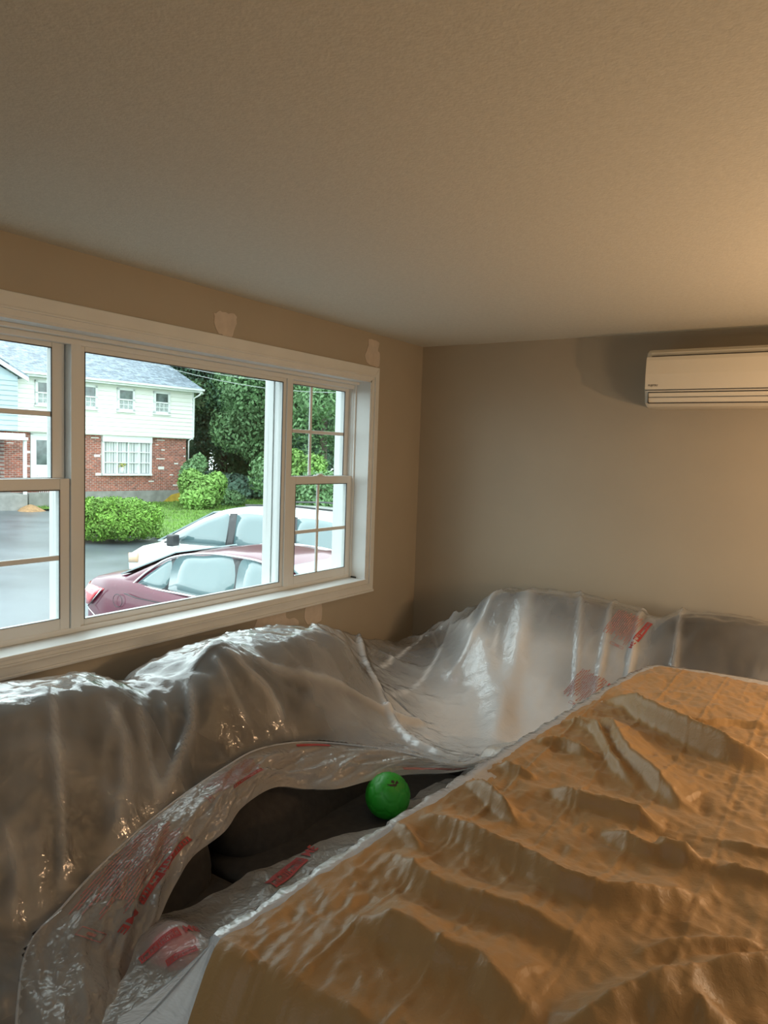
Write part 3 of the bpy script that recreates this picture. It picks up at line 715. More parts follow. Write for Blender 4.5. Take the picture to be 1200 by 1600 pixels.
# ================================================================== second plastic sheet on the seats
def sheet_grid(name, x0, x1, y0, y1, d, hf, maskf, material, **k):
    nx_, ny_ = int((x1 - x0) / d) + 1, int((y1 - y0) / d) + 1
    X, Y = np.meshgrid(np.linspace(x0, x1, nx_), np.linspace(y0, y1, ny_), indexing='ij'); H = hf(X, Y)
    V = np.stack([X, Y, H], -1); mk = maskf(X, Y); ii = -np.ones(X.shape, int); vs = []; fs = []
    ii[mk] = np.arange(mk.sum()); vs = V[mk]
    a, b_, c, e = ii[:-1, :-1], ii[1:, :-1], ii[1:, 1:], ii[:-1, 1:]; ok = (a >= 0) & (b_ >= 0) & (c >= 0) & (e >= 0)
    fs = np.stack([a[ok], b_[ok], c[ok], e[ok]], -1)
    return link(name, mesh_np(name, vs, fs, True), material, **k), vs, fs
def seat_h(X, Y):
    z = .485 + .055 * np.clip((X - .95) / .3, 0, 1) + .007 * ridged(X * 4, Y * 3, 41, 3) + .0022 * ridged(X * 14, Y * 12, 44, 2)
    z += .055 * np.exp(-(((X - pk.x) / .10) ** 2 + ((Y - pk.y) / .08) ** 2))
    z += .14 * np.clip((Y + 1.62) / .25, 0, 1) * np.clip((X - 1.02) / .12, 0, 1)
    return z
E2 = [on_z(x_, y_, .49) for x_, y_ in ((150, 1600), (205, 1500), (245, 1440), (330, 1395), (430, 1345), (520, 1303), (575, 1295), (612, 1290), (650, 1240), (700, 1215))]
def seat_mask(X, Y):
    d_, t_2 = polydist(X, Y, [(p.x, p.y) for p in E2]); s0 = polydist(np.array([1.4]), np.array([-2.6]), [(p.x, p.y) for p in E2])[0][0]
    return (d_ * np.sign(s0) > -.002) & (X < 1.42)
def seat_loft():
    EE = resample(smoothline(E2, 6), 150); nC = 70; X = np.empty((150, nC)); Y = np.empty_like(X)
    for i_, p in enumerate(EE):
        t = np.linspace(0, 1, nC) ** 1.1; q = Vector((1.46, p.y - .35 + .45 * i_ / 150, 0)); X[i_] = p.x + (q.x - p.x) * t + .004 * math.sin(i_ * .5) * (1 - t); Y[i_] = p.y + (q.y - p.y) * t
    H = seat_h(X, Y); V_ = [(X[a, c], Y[a, c], H[a, c]) for a in range(150) for c in range(nC)]
    F_ = [(a * nC + c, a * nC + c + 1, (a + 1) * nC + c + 1, (a + 1) * nC + c) for a in range(149) for c in range(nC - 1)]
    return link('plastic_sheet', mesh_np('plastic_sheet', V_, F_, True), M['film_seat'], None, 'loose plastic sheet with red print lying on the sofa seat beside the brown cover', 'plastic sheet'), V_, F_
seat_sheet, vs, fs = seat_loft()
TR3 = BVHTree.FromPolygons([tuple(p) for p in vs], [tuple(int(i) for i in f) for f in fs])
def cast3(px):
    h = TR3.ray_cast(CAM, ray(*px).normalized()); return h[0] if h[0] is not None else on_z(*px, .5)
def block3(p0, p1, p2, L1, L2):
    a, c, d = cast3(p0), cast3(p1), cast3(p2); return place_on(TR3, a, (c - a) / L1, (d - a) / L2, .003)
print_block(seat_sheet, block3((222, 1508), (285, 1462), (212, 1500), .30, .07), False, 13, small=False)
print_block(seat_sheet, block3((432, 1388), (482, 1345), (424, 1380), .30, .07), False, 14, small=False)
print_block(seat_sheet, block3((262, 1512), (310, 1486), (258, 1508), .30, .10), False, 15, me_text=False, small=False)

# ================================================================== tall covered table and its brown cover
TZ = .98
E = [Vector((1.478, -3.045, 0)), Vector((1.508, -2.533, 0)), Vector((1.554, -1.845, 0)), Vector((1.624, -1.104, 0))]
table = empty('table', (2.2, -2.0, 0), 'tall wooden table hidden under the brown cover', 'table')
b = MB(); b.prism([(1.54 - 2.2, -2.98 + 2, .91), (2.92 - 2.2, -2.98 + 2, .91), (2.92 - 2.2, -1.22 + 2, .91), (1.68 - 2.2, -1.22 + 2, .91)], (0, 0, .045)); b.build('table_top', M['wood'], table, bevel=.004)
for (x_, y_) in ((1.62, -2.9), (2.84, -2.9), (2.84, -1.3), (1.74, -1.3)):
    b = MB(); b.box((x_ - .035 - 2.2, y_ - .035 + 2, 0), (x_ + .035 - 2.2, y_ + .035 + 2, .91)); b.build('leg', M['wood'], table, bevel=.004)
# white plastic under the brown one: lip along the left edge + flared corner
def edge_pt(t):
    P = resample(smoothline(E, 8), 60); a = t * 59; i = min(58, int(a)); return P[i].lerp(P[i + 1], a - i)
EP = resample(smoothline(E + [Vector((1.72, -1.01, 0)), Vector((1.98, -.98, 0)), Vector((2.9, -1.0, 0))], 8), 200)
rows = []
for i, p in enumerate(EP):
    j0 = max(0, i - 2); j1 = min(len(EP) - 1, i + 2); d_ = (EP[j1] - EP[j0]).normalized(); nrm = Vector((-d_.y, d_.x, 0))
    w = .004 * math.sin(i * .9) + .003 * math.sin(i * 2.3)
    row = []
    for (o_, z_) in ((-.05, TZ - .004), (-.01, TZ + .003), (.008 + w, TZ + .003), (.018 + w, TZ - .006), (.024 + w, TZ - .035), (.026 + 2 * w, TZ - .12), (.028 + 3 * w, TZ - .40), (.03 + 3 * w, .25)):
        row.append((p.x + nrm.x * o_, p.y + nrm.y * o_, z_))
    rows.append(row)
b = MB(); b.grid(rows)
white = b.build('plastic_sheet', M['film_white'], None, label='milky white plastic sheet under the brown cover, showing as a bright edge strip', cat='plastic sheet')
K = Vector((1.474, -3.05, TZ - .004))
fan = []
ends = [on_z(185, 1590, .80), on_z(170, 1650, .66), on_z(235, 1700, .60), on_z(300, 1720, .58), on_z(352, 1720, .60), on_z(372, 1700, .66)]
ends = resample(ends, 40)
for k, e_ in enumerate(ends):
    fan.append([K.lerp(e_, t) + Vector((.006, -.004, .010)) * math.sin(math.pi * t) * (math.sin(k * .55) + .5 * math.sin(k * 1.7)) + Vector((0, 0, -.01)) * math.sin(math.pi * t) for t in np.linspace(0, 1, 24)])
b = MB(); b.grid(fan); b.build('corner_flap', M['film_white'], white)

# brown cover
def brown_mat():
    Mt = mat('brown_cover', (.335, .205, .088), .42, spec=.22, noise=(2.2, .08)); t = Mt.node_tree; b_ = t.nodes['Principled BSDF']; N = t.nodes.new; L = t.links.new
    tcn = N('ShaderNodeTexCoord'); prev = None
    for sc, st, dist, fr in ((22, .22, .008, 3), (60, .30, .004, 4), (150, .2, .002, 3)):
        n = N('ShaderNodeTexNoise'); n.inputs['Scale'].default_value = sc; n.inputs['Detail'].default_value = fr; n.inputs['Distortion'].default_value = .8; L(tcn.outputs['Object'], n.inputs['Vector'])
        s1 = N('ShaderNodeMath'); s1.operation = 'SUBTRACT'; s1.inputs[1].default_value = .5; L(n.outputs[0], s1.inputs[0]); s2 = N('ShaderNodeMath'); s2.operation = 'ABSOLUTE'; L(s1.outputs[0], s2.inputs[0])
        bp = N('ShaderNodeBump'); bp.invert = True; bp.inputs['Strength'].default_value = st; bp.inputs['Distance'].default_value = dist; L(s2.outputs[0], bp.inputs['Height'])
        if prev: L(prev, bp.inputs['Normal'])
        prev = bp.outputs[0]
    L(prev, b_.inputs['Normal']); b_.inputs['Sheen Weight'].default_value = .1
    return Mt
M['brown'] = brown_mat()
c7 = lambda L_: [(560 + x / 1.875, 1200 + y / 1.875) for x, y in L_]
c6 = lambda L_: [(600 + x / 2, 880 + y / 2) for x, y in L_]
FOLDS = [  # (pixels, height, width up side, width down side)
    (c7([(200, 120), (280, 160), (370, 215), (480, 265), (560, 315), (640, 350), (760, 370), (900, 355), (980, 335)]), .045, .070, .022),
    (c7([(300, 20), (340, 50), (400, 100), (480, 160)]), .025, .03, .012),
    (c7([(560, 40), (640, 85), (740, 115), (880, 160), (900, 165)]), .038, .055, .018),
    (c7([(715, 170), (830, 235), (900, 250), (960, 270), (1045, 275)]), .030, .045, .014),
    (c7([(880, 215), (900, 250), (1000, 275)]), .02, .03, .014),
    (c7([(1030, 290), (1120, 310), (1200, 330), (1400, 360)]), .024, .03, .018),
    (c7([(95, 225), (160, 290), (230, 340), (340, 385), (460, 425), (600, 470), (700, 500)]), .035, .07, .030),
    (c7([(-20, 420), (120, 470), (250, 540), (350, 570), (420, 640), (540, 700)]), .045, .08, .045),
    (c7([(540, 760), (700, 715), (900, 640), (1200, 585), (1400, 560)]), .050, .045, .040),
    (c7([(800, 545), (900, 520), (1000, 512), (1200, 508)]), .016, .02, .016),
    (c7([(1050, 215), (1130, 245), (1250, 270)]), .016, .03, .012),
    (c7([(850, 740), (930, 710), (1000, 700), (1020, 760)]), .03, .03, .02),
    (c6([(705, 395), (760, 420), (830, 465), (930, 515), (1030, 560), (1110, 590), (1250, 610)]), .075, .10, .022),
    (c6([(690, 460), (720, 520), (760, 590), (840, 660), (920, 725), (985, 742)]), .050, .085, .022),
    (c6([(610, 470), (650, 500), (690, 560), (715, 610), (790, 690)]), .030, .03, .014),
    (c6([(480, 545), (560, 555), (620, 585), (680, 600)]), .028, .030, .014),
    (c6([(360, 620), (430, 650), (480, 660)]), .022, .02, .012),
    (c6([(560, 485), (620, 500), (680, 540)]), .022, .02, .012),
    (c6([(930, 475), (1000, 495), (1100, 500), (1250, 525)]), .022, .035, .014),
    (c6([(280, 680), (340, 730), (400, 790)]), .022, .03, .014),
    (c7([(100, 130), (130, 180), (190, 240)]), .02, .02, .014),
    ([(345, 1472), (385, 1530), (430, 1600)], .03, .03, .012),
]
def brown_h(X, Y):
    z = np.full(X.shape, TZ)
    for px, a_, wu, wd in FOLDS:
        P = smoothline([(p.x, p.y, 0) for p in (on_z(q[0], q[1], TZ + a_ * .45) for q in px)], 5)
        d_, t_2 = polydist(X, Y, [(p.x, p.y) for p in P]); wu = wu * 1.5; wd = wd * .62
        tap = np.clip(np.minimum(t_2, 1 - t_2) * 4.5, 0, 1) ** .8
        z += .90 * a_ * tap * np.where(d_ > 0, np.exp(-(np.abs(d_) / wd) ** 2), np.clip(1 - np.abs(d_) / wu, 0, 1) ** 1.5)
    z += .0035 * ridged(X * 3.5 + Y * 2, Y * 3 - X * 2, 61, 3) + .0024 * ridged(X * 13 + Y * 6, Y * 10, 64, 3, .6) + .0013 * ridged(X * 42 + Y * 8, Y * 16, 68, 2)
    calm = 1 - .8 * np.exp(-((np.maximum(0, 2.02 - X)) / .03) ** 2) * (Y < -2.25)
    for xc_ in np.arange(1.62, 3, .145): z += .0032 * np.exp(-((X - xc_ - .02 * np.sin(Y * 1.4)) / .0035) ** 2)
    for yc_ in np.arange(-2.9, -1, .31): z += .0018 * np.exp(-((Y - yc_ - .05 * (X - 2)) / .004) ** 2)
    return z
def brown_cover():
    nX, nY = 300, 380; V = []
    ys = np.linspace(-3.05, -1.03, nY); ex = np.interp(ys, [p.y for p in EP[:150]], [p.x for p in EP[:150]])
    U = np.linspace(0, 1, nX) ** 1.15; X = ex[:, None] + .014 + .003 * np.sin(ys * 23)[:, None] + (3.0 - ex[:, None]) * U[None, :]; Y = np.repeat(ys[:, None], nX, 1)
    H = brown_h(X, Y)
    ed = np.clip((X - ex[:, None]) / .05, 0, 1); H = TZ + (H - TZ) * (.15 + .85 * ed) + .003
    X = X + .006 * vnoise(Y * 30, X * 0 + 3, 5) * (1 - ed)
    rows = [[(X[i, j], Y[i, j], H[i, j]) for j in range(nX)] for i in range(nY)]
    # near drop towards the camera and far drop
    front = []
    for k, (dy, dz) in enumerate([(.30, .78), (.24, .56), (.19, .40), (.14, .27), (.095, .16), (.06, .085), (.03, .032), (.012, .008)]):
        front.append([(X[0, j] + .012 * math.sin(j * .05 + k * .3) * dz * 2, -3.05 - dy - .030 * dz * math.sin(j * .045) - .004 * math.sin(j * .19), H[0, j] - dz) for j in range(nX)])
    back = []
    for k, (dy, dz) in enumerate([(.01, .008), (.025, .03), (.035, .09), (.045, .25), (.05, .5)]):
        back.append([(X[-1, j], -1.03 + dy, H[-1, j] - dz) for j in range(nX)])
    b = MB(); b.grid(front + rows + back)
    o = b.build('brown_cover', M['brown'], None, label='crinkled brown plastic drop cloth spread over a tall table, nearest the camera', cat='drop cloth')
    # right-hand drop
    return o
brown = brown_cover()


# ================================================================== OUTSIDE
def gz(x, y):
    """height of the yard: falls gently away from this house"""
    t = np.clip((np.asarray(y) - 2.5) / 3.5, 0, 1) * np.clip(1, 0, 1)
    u = np.clip((np.asarray(y) - 6) / 14, 0, 1)
    return -.90 - .13 * t * t * (3 - 2 * t) - .14 * u
M['asphalt'] = mat('wet_asphalt', (.085, .10, .115), .30, noise=(.7, .35, 8), bump=(60, .25, .01), spec=.6)
M['lawn'] = mat('lawn', (.10, .19, .035), .9, noise=(.9, .35, 6), bump=(30, .6, .05))
M['mulch'] = mat('mulch', (.30, .18, .09), .9, noise=(12, .3))
M['siding'] = mat('cream_siding', (.80, .80, .76), .6)
M['siding_blue'] = mat('pale_blue_siding', (.36, .45, .49), .6)
M['white_ext'] = mat('white_exterior_trim', (.72, .75, .75), .5)
M['concrete'] = mat('concrete', (.26, .26, .245), .9, noise=(3, .2))
M['moss'] = mat('yellow_stain', (.50, .34, .05), .9, noise=(4, .25))
M['curtain'] = mat('lace_curtain', (.58, .60, .60), .9)
M['dark_pane'] = mat('dark_pane', (.10, .13, .13), .12, noise=(3, .5), spec=.8)
M['brick_white'] = mat('white_brick', (.72, .70, .68), .8)
def brick_mat():
    Mt = bpy.data.materials.new('brickwork'); Mt.use_nodes = True; t = Mt.node_tree; b_ = t.nodes['Principled BSDF']; N = t.nodes.new; L = t.links.new
    tcn = N('ShaderNodeTexCoord'); sx_ = N('ShaderNodeSeparateXYZ'); cx = N('ShaderNodeCombineXYZ'); br = N('ShaderNodeTexBrick')
    L(tcn.outputs['Object'], sx_.inputs[0]); L(sx_.outputs[1], cx.inputs[0]); L(sx_.outputs[2], cx.inputs[1]); L(cx.outputs[0], br.inputs['Vector'])
    br.inputs['Scale'].default_value = 1; br.inputs['Brick Width'].default_value = .24; br.inputs['Row Height'].default_value = .085; br.inputs['Mortar Size'].default_value = .011
    br.inputs['Color1'].default_value = (.42, .105, .065, 1); br.inputs['Color2'].default_value = (.20, .065, .05, 1); br.inputs['Mortar'].default_value = (.42, .34, .30, 1)
    n = N('ShaderNodeTexNoise'); n.inputs['Scale'].default_value = 5; L(tcn.outputs['Object'], n.inputs['Vector'])
    mx = N('ShaderNodeMix'); mx.data_type = 'RGBA'; mx.blend_type = 'MULTIPLY'; mx.inputs[0].default_value = .5; L(br.outputs['Color'], mx.inputs[6]); 
    r = N('ShaderNodeMapRange'); r.inputs[1].default_value = .3; r.inputs[2].default_value = .7; r.inputs[3].default_value = .6; r.inputs[4].default_value = 1.6; L(n.outputs[0], r.inputs[0])
    L(r.outputs[0], mx.inputs[7]); L(mx.outputs[2], b_.inputs['Base Color']); b_.inputs['Roughness'].default_value = .8
    bp = N('ShaderNodeBump'); bp.inputs['Distance'].default_value = .01; bp.invert = True; L(br.outputs['Fac'], bp.inputs['Height']); L(bp.outputs[0], b_.inputs['Normal'])
    return Mt
def shingle_mat():
    Mt = bpy.data.materials.new('asphalt_shingles'); Mt.use_nodes = True; t = Mt.node_tree; b_ = t.nodes['Principled BSDF']; N = t.nodes.new; L = t.links.new
    tcn = N('ShaderNodeTexCoord'); sx_ = N('ShaderNodeSeparateXYZ'); cx = N('ShaderNodeCombineXYZ'); br = N('ShaderNodeTexBrick')
    L(tcn.outputs['Object'], sx_.inputs[0]); L(sx_.outputs[1], cx.inputs[0]); L(sx_.outputs[0], cx.inputs[1]); L(cx.outputs[0], br.inputs['Vector'])
    br.inputs['Brick Width'].default_value = .32; br.inputs['Row Height'].default_value = .15; br.inputs['Mortar Size'].default_value = .006; br.inputs['Scale'].default_value = 1
    br.inputs['Color1'].default_value = (.20, .25, .30, 1); br.inputs['Color2'].default_value = (.085, .115, .15, 1); br.inputs['Mortar'].default_value = (.06, .08, .10, 1)
    n = N('ShaderNodeTexNoise'); n.inputs['Scale'].default_value = 6; n.inputs['Detail'].default_value = 6; L(tcn.outputs['Object'], n.inputs['Vector'])
    r = N('ShaderNodeMapRange'); r.inputs[1].default_value = .35; r.inputs[2].default_value = .65; r.inputs[3].default_value = .65; r.inputs[4].default_value = 1.5; L(n.outputs[0], r.inputs[0])
    mx = N('ShaderNodeMix'); mx.data_type = 'RGBA'; mx.blend_type = 'MULTIPLY'; mx.inputs[0].default_value = .8; L(br.outputs['Color'], mx.inputs[6]); L(r.outputs[0], mx.inputs[7])
    L(mx.outputs[2], b_.inputs['Base Color']); b_.inputs['Roughness'].default_value = .6
    return Mt
M['brick'] = brick_mat(); M['shingle'] = shingle_mat()

# ground: driveway asphalt and lawn
def ground(name, x0, x1, y0, y1, n1, n2, lift, material, mask=None, rough=0.0):
    X, Y = np.meshgrid(np.linspace(x0, x1, n1), np.linspace(y0, y1, n2), indexing='ij'); Zg = gz(X, Y) + lift + rough * vnoise(X * 1.3 + 90, Y * 1.3 + 90, 3)
    mk = np.ones(X.shape, bool) if mask is None else mask(X, Y)
    ii = -np.ones(X.shape, int); ii[mk] = np.arange(mk.sum()); V = np.stack([X, Y, Zg], -1)[mk]
    a, b_, c, e = ii[:-1, :-1], ii[1:, :-1], ii[1:, 1:], ii[:-1, 1:]; ok = (a >= 0) & (b_ >= 0) & (c >= 0) & (e >= 0)
    return link(name, mesh_np(name, V, np.stack([a[ok], b_[ok], c[ok], e[ok]], -1), True), material, kind='structure')
ground('driveway', -75, -.2, -30, 70, 60, 100, 0, M['asphalt'])
LE = [(-34.0, 9.0), (-29.2, 14.2), (-26.2, 14.35), (-23.5, 13.2), (-20.7, 12.05), (-18.1, 11.6), (-15.6, 11.0), (-12.6, 10.2), (-9, 9.6), (-4, 9.4), (4, 9.0)]
def lawn_mask(X, Y):
    return (Y > np.interp(X, [p[0] for p in LE], [p[1] for p in LE]) + .12 * vnoise(X * 2 + 60, Y * 2 + 60, 9)) & (X > -30)
ground('lawn', -70, 4, 8, 75, 230, 210, .045, M['lawn'], lambda X, Y: (Y > np.interp(X, [p[0] for p in LE], [p[1] for p in LE]) + .12 * vnoise(X * 2 + 60, Y * 2 + 60, 9)), .03)
def grass_blades():
    rnd = np.random.default_rng(3); V = []; F = []
    X = rnd.uniform(-32, -5, 90000); Y = rnd.uniform(9, 36, 90000); k = lawn_mask(X, Y) & (Y < 8 - X * .9); X, Y = X[k][:26000], Y[k][:26000]
    Zg = gz(X, Y) + .045; a = rnd.uniform(0, 6.28, len(X)); h = rnd.uniform(.05, .13, len(X)); w = .02
    V = np.empty((len(X) * 3, 3)); V[0::3] = np.stack([X - np.cos(a) * w, Y - np.sin(a) * w, Zg], -1); V[1::3] = np.stack([X + np.cos(a) * w, Y + np.sin(a) * w, Zg], -1)
    V[2::3] = np.stack([X + .04 * np.sin(a * 3), Y + .04 * np.cos(a * 5), Zg + h], -1)
    link('grass', mesh_np('grass', V, np.arange(len(V)).reshape(-1, 3)), mat('grass_blades', (.14, .27, .045), .8, noise=(1.2, .4)), None, 'short wet green grass of the neighbouring lawn', 'grass', kind='stuff')
grass_blades()

# ---- neighbouring house
HZ = -1.2; HR = R(-8.42)
house = empty('house', (-28.124, 23.376, HZ), 'two-storey neighbouring house with cream siding above red brick and a grey shingled roof', 'house', rotz=HR)
HM = Matrix.Translation((-28.124, 23.376, HZ)) @ Matrix.Rotation(HR, 4, 'Z')
YL, YR = -9.15, .25
b = MB(); b.box((-9.5, YL - .1, .70), (-.12, 0, 3.44)); b.build('brick_wall', M['brick'], house)
b = MB(); b.box((-9.5, YL - 6, -.4), (-.06, .02, .70)); b.build('foundation', M['concrete'], house)
b = MB(); b.prism([(-.058, -1.35, .12), (-.058, -.9, .45), (-.058, -.15, .62), (-.058, .0, .52), (-.058, .0, .05), (-.058, -1.5, .05)], (.012, 0, 0)); b.build('stain', M['moss'], house)
b = MB(); b.box((-9.5, YL, 3.40), (.10, YR - .06, 6.0)); b.build('upper_wall', M['siding'], house)
for k in range(12):
    z0 = 3.44 + k * .208; b = MB()
    b.prism([(.10, YL, z0), (.158, YL, z0), (.118, YL, z0 + .208), (.10, YL, z0 + .208)], (0, YR - YL, 0)); b.build('clapboard', M['siding'], house)
b = MB(); b.box((-.0, YR - .07, 3.38), (.16, YR + .01, 5.95)); b.build('corner_board', M['white_ext'], house)
# roof slopes, gutter, rake board, chimney
pitch = .43
def slope(x): return 6.02 + (.55 - x) * pitch
b = MB(); b.prism([(.62, YL - .3, slope(.62)), (.62, .50, slope(.62)), (-4.6, .50, slope(-4.6)), (-4.6, YL - .3, slope(-4.6))], (0, 0, .07)); b.build('roof', M['shingle'], house)
b = MB(); b.prism([(-9.8, YL - .3, slope(.62)), (-9.8, .50, slope(.62)), (-4.6, .50, slope(-4.6)), (-4.6, YL - .3, slope(-4.6))], (0, 0, .07)); b.build('roof', M['shingle'], house)
b = MB(); b.prism([(.10, .16, 5.95), (-9.4, .16, 5.95), (-4.6, .16, slope(-4.6) - .02)], (0, .08, 0)); b.build('gable_wall', M['siding'], house)
b = MB(); b.prism([(.66, .44, slope(.66) - .20), (.66, .44, slope(.66) + .02), (-4.6, .44, slope(-4.6) + .02), (-4.6, .44, slope(-4.6) - .20)], (0, .05, 0)); b.build('rake_board', M['white_ext'], house)
b = MB(); b.box((.12, YL - .2, 5.84), (.60, .46, 5.90)); b.box((.60, YL - .2, 5.84), (.64, .46, 6.0)); b.build('soffit', M['white_ext'], house)
b = MB(); b.prism([(.64, YL - .3, 5.90), (.76, YL - .3, 5.93), (.77, YL - .3, 6.03), (.64, YL - .3, 6.03)], (0, .52 - YL + .3, 0)); b.build('gutter', M['white_ext'], house)
b = MB(); b.tube([(.70, .40, 5.90), (.55, .34, 5.72), (.24, .22, 5.55), (.22, .22, 3.5), (.02, .06, 3.30), (.02, .06, .1)], .05, 8); b.build('downspout', M['white_ext'], house)
b = MB(); b.box((-5.6, 1.1, 5.0), (-5.0, 1.7, 9.0)); b.build('chimney', M['siding'], house)
b = MB(); b.prism([(-4.8, .4, 7.0), (-4.8, 1.6, 7.0), (-9, 1.6, 8.6), (-9, .4, 8.6)], (0, 0, .1)); b.build('rear_roof', M['shingle'], house)
def upper_window(y0, y1, z0, z1):
    b = MB(); w = .11
    for (a_, c_) in (((y0, z0), (y0 + w, z1)), ((y1 - w, z0), (y1, z1)), ((y0, z1 - w), (y1, z1)), ((y0, z0), (y1, z0 + w)), ((y0, (z0 + z1) / 2 - .03), (y1, (z0 + z1) / 2 + .03))):
        b.box((.12, a_[0], a_[1]), (.23, c_[0], c_[1]))
    b.box((.12, y0 - .05, z0 - .06), (.27, y1 + .05, z0))
    f = b.build('window', M['white_ext'], house)
    MB().box((.165, y0 + w, z0 + w), (.18, y1 - w, z1 - w)).build('pane', M['dark_pane'], f)
    b = MB(); zm = (z0 + z1) / 2
    b.box((.182, y0 + w, z0 + w), (.186, y1 - w, zm - .03)); b.build('curtain', mat('net_curtain', (.34, .38, .38), .9, noise=(14, .3)), f)
    b = MB()
    for k in (1, 2): yy = y0 + w + (y1 - y0 - 2 * w) * k / 3; b.box((.187, yy - .014, z0 + w), (.196, yy + .014, zm - .03))
    zz = (z0 + w + zm - .03) / 2; b.box((.187, y0 + w, zz - .014), (.196, y1 - w, zz + .014)); b.build('muntin', M['white_ext'], f)
for (a_, c_) in ((-8.02, -7.10), (-6.03, -5.11), (-4.10, -3.18), (-2.13, -1.20)): upper_window(a_, c_, 4.62, 5.74)
# picture window
f = MB(); f.box((-.14, -4.76, 3.10), (.06, -2.10, 3.44)); f.box((-.14, -4.76, 1.46), (.08, -2.10, 1.56)); f.box((-.14, -4.76, 1.5), (.02, -4.66, 3.2)); f.box((-.14, -2.20, 1.5), (.02, -2.10, 3.2)); f = f.build('picture_window', M['white_ext'], house)
MB().box((-.10, -4.66, 1.56), (-.08, -2.2, 3.1)).build('pane', mat('grey_pane', (.22, .25, .26), .15), f)
cols = [-4.66, -3.98, -3.38, -2.80, -2.2]; rws = [1.56, 2.09, 2.62, 3.12]
for y_ in cols[1:-1]: MB().box((-.08, y_ - .035, 1.56), (0, y_ + .035, 3.12)).build('muntin', M['white_ext'], f)
for z_ in rws[1:-1]: MB().box((-.08, -4.66, z_ - .02), (-.01, -2.2, z_ + .02)).build('muntin', M['white_ext'], f)
b = MB(); rows = []
for z_ in (1.58, 3.08): rows.append([(-.072 + .012 * math.sin(y_ * 46) + .006 * math.sin(y_ * 17), y_, z_) for y_ in np.linspace(-4.64, -2.22, 160)])
b.grid(rows); b.build('curtain', M['curtain'], f)
b = MB(); b.tube([(-.05, -3.68, 1.58), (-.05, -3.68, 1.72), (-.05, -3.68, 1.86)], [.07, .09, .06], 8); b.build('flower_pot', M['white_ext'], f)
rnd = random.Random(4); b = MB()
for _ in range(46):
    c = Vector((-.045 + rnd.uniform(-.05, .04), -3.68 + rnd.gauss(0, .10), 1.98 + rnd.gauss(0, .08))); a = Vector((rnd.gauss(0, 1), rnd.gauss(0, 1), rnd.gauss(0, 1))).normalized() * .05; e_ = a.cross(Vector((1, .2, 0))).normalized() * .035; b.add([c - a, c + e_, c + a, c - e_], [(0, 1, 2, 3)])
b.build('flowers', mat('flowers', (.40, .40, .12), .8, noise=(20, .5)), f, kind='stuff')
# pale odd bricks that stand proud of the wall
for (px_, py_, w, h) in ((143, 683, 12, 2), (148, 710, 9, 4), (150, 739, 16, 4), (158, 709, 3, 2), (246, 687, 12, 1.6), (244, 694, 4, 1.6), (253, 702, 5, 2), (245, 716, 13, 1.8), (273, 723, 6, 2.4), (248, 729, 9, 4.6), (266, 741, 5, 1.8), (286, 738, 5, 4), (233, 751, 8, 1.8), (271, 757, 14, 2), (287, 699, 2, 2), (288, 712, 2, 2), (11, 691, 11, 2), (41, 704, 11, 4.5), (40, 727, 12, 2.4), (60, 683, 5, 2)):
    n_ = HM.to_3x3() @ Vector((1, 0, 0)); O = HM @ Vector((-.12, 0, 0))
    def hit(px): d_ = ray(*px); return HM.inverted() @ (CAM + d_ * ((O - CAM).dot(n_) / d_.dot(n_)))
    p, q = hit((px_ - 1, py_)), hit((px_ - 1 + w, py_ + h))
    MB().box((-.12, p.y, q.z), (-.095, q.y, p.z)).build('white_brick', M['brick_white'], house)
# front door with lattice glass, steps rail
d_ = MB(); d_.box((-.12, -8.12, .9), (-.04, -8.02, 3.36)); d_.box((-.12, -7.22, .9), (-.04, -7.12, 3.36)); d_.box((-.12, -8.12, 3.28), (-.04, -7.12, 3.40)); d_ = d_.build('front_door_frame', M['white_ext'], house)
MB().box((-.11, -8.02, .9), (-.07, -7.22, 3.28)).build('door_leaf', M['white_ext'], d_)
MB().box((-.068, -7.86, 1.95), (-.060, -7.36, 3.06)).build('door_glass', M['dark_pane'], d_)
for k in range(9): yy = -8.0 + k * .09; MB().box((.55, yy - .012, .72), (.575, yy + .012, 1.45)).build('baluster', M['white_ext'], house)
MB().box((.54, -8.1, 1.44), (.585, -7.2, 1.49)).build('handrail', M['white_ext'], house)
MB().box((-.1, -8.6, -.3), (.9, -7.1, .70)).build('front_step', M['concrete'], house)
# projecting wing at the left with its own gable and little porch roof
b = MB(); b.box((-6, YL - 6, 3.40), (1.15, YL - .02, 5.70)); b.prism([(1.15, YL - .02, 5.70), (1.15, YL - 6, 5.70), (1.15, YL - 3, 7.3)], (-5, 0, 0)); b.build('wing_wall', M['siding_blue'], house)
for k in range(11):
    z0 = 3.44 + k * .208; b = MB(); b.prism([(1.15, YL - 6, z0), (1.20, YL - 6, z0), (1.165, YL - 6, z0 + .208), (1.15, YL - 6, z0 + .208)], (0, 5.98, 0)); b.build('clapboard', M['siding_blue'], house)
b = MB(); b.prism([(1.4, YL + .35, 5.52), (1.4, YL + .35, 5.70), (1.4, YL - 3, 7.55), (1.4, YL - 6.3, 5.70), (1.4, YL - 6.3, 5.52), (1.4, YL - 3, 7.36)], (-.1, 0, 0)); b.build('rake_board', M['white_ext'], house)
b = MB(); b.prism([(1.4, YL + .37, 5.68), (1.4, YL - 3, 7.55), (1.4, YL - 3, 7.62), (1.4, YL + .37, 5.76)], (-6, 0, 0)); b.build('roof', M['shingle'], house)
b = MB(); b.box((-.1, YL - 3, 3.02), (2.2, YL - .02, 3.14)); b.box((-.1, YL - 3, 3.14), (2.1, YL - .1, 3.30)); b.build('porch_roof', M['white_ext'], house)
for yy in (YL - .14, YL - 2.8): MB().box((1.95, yy, .0), (2.07, yy + .12, 3.02)).build('porch_post', M['white_ext'], house)
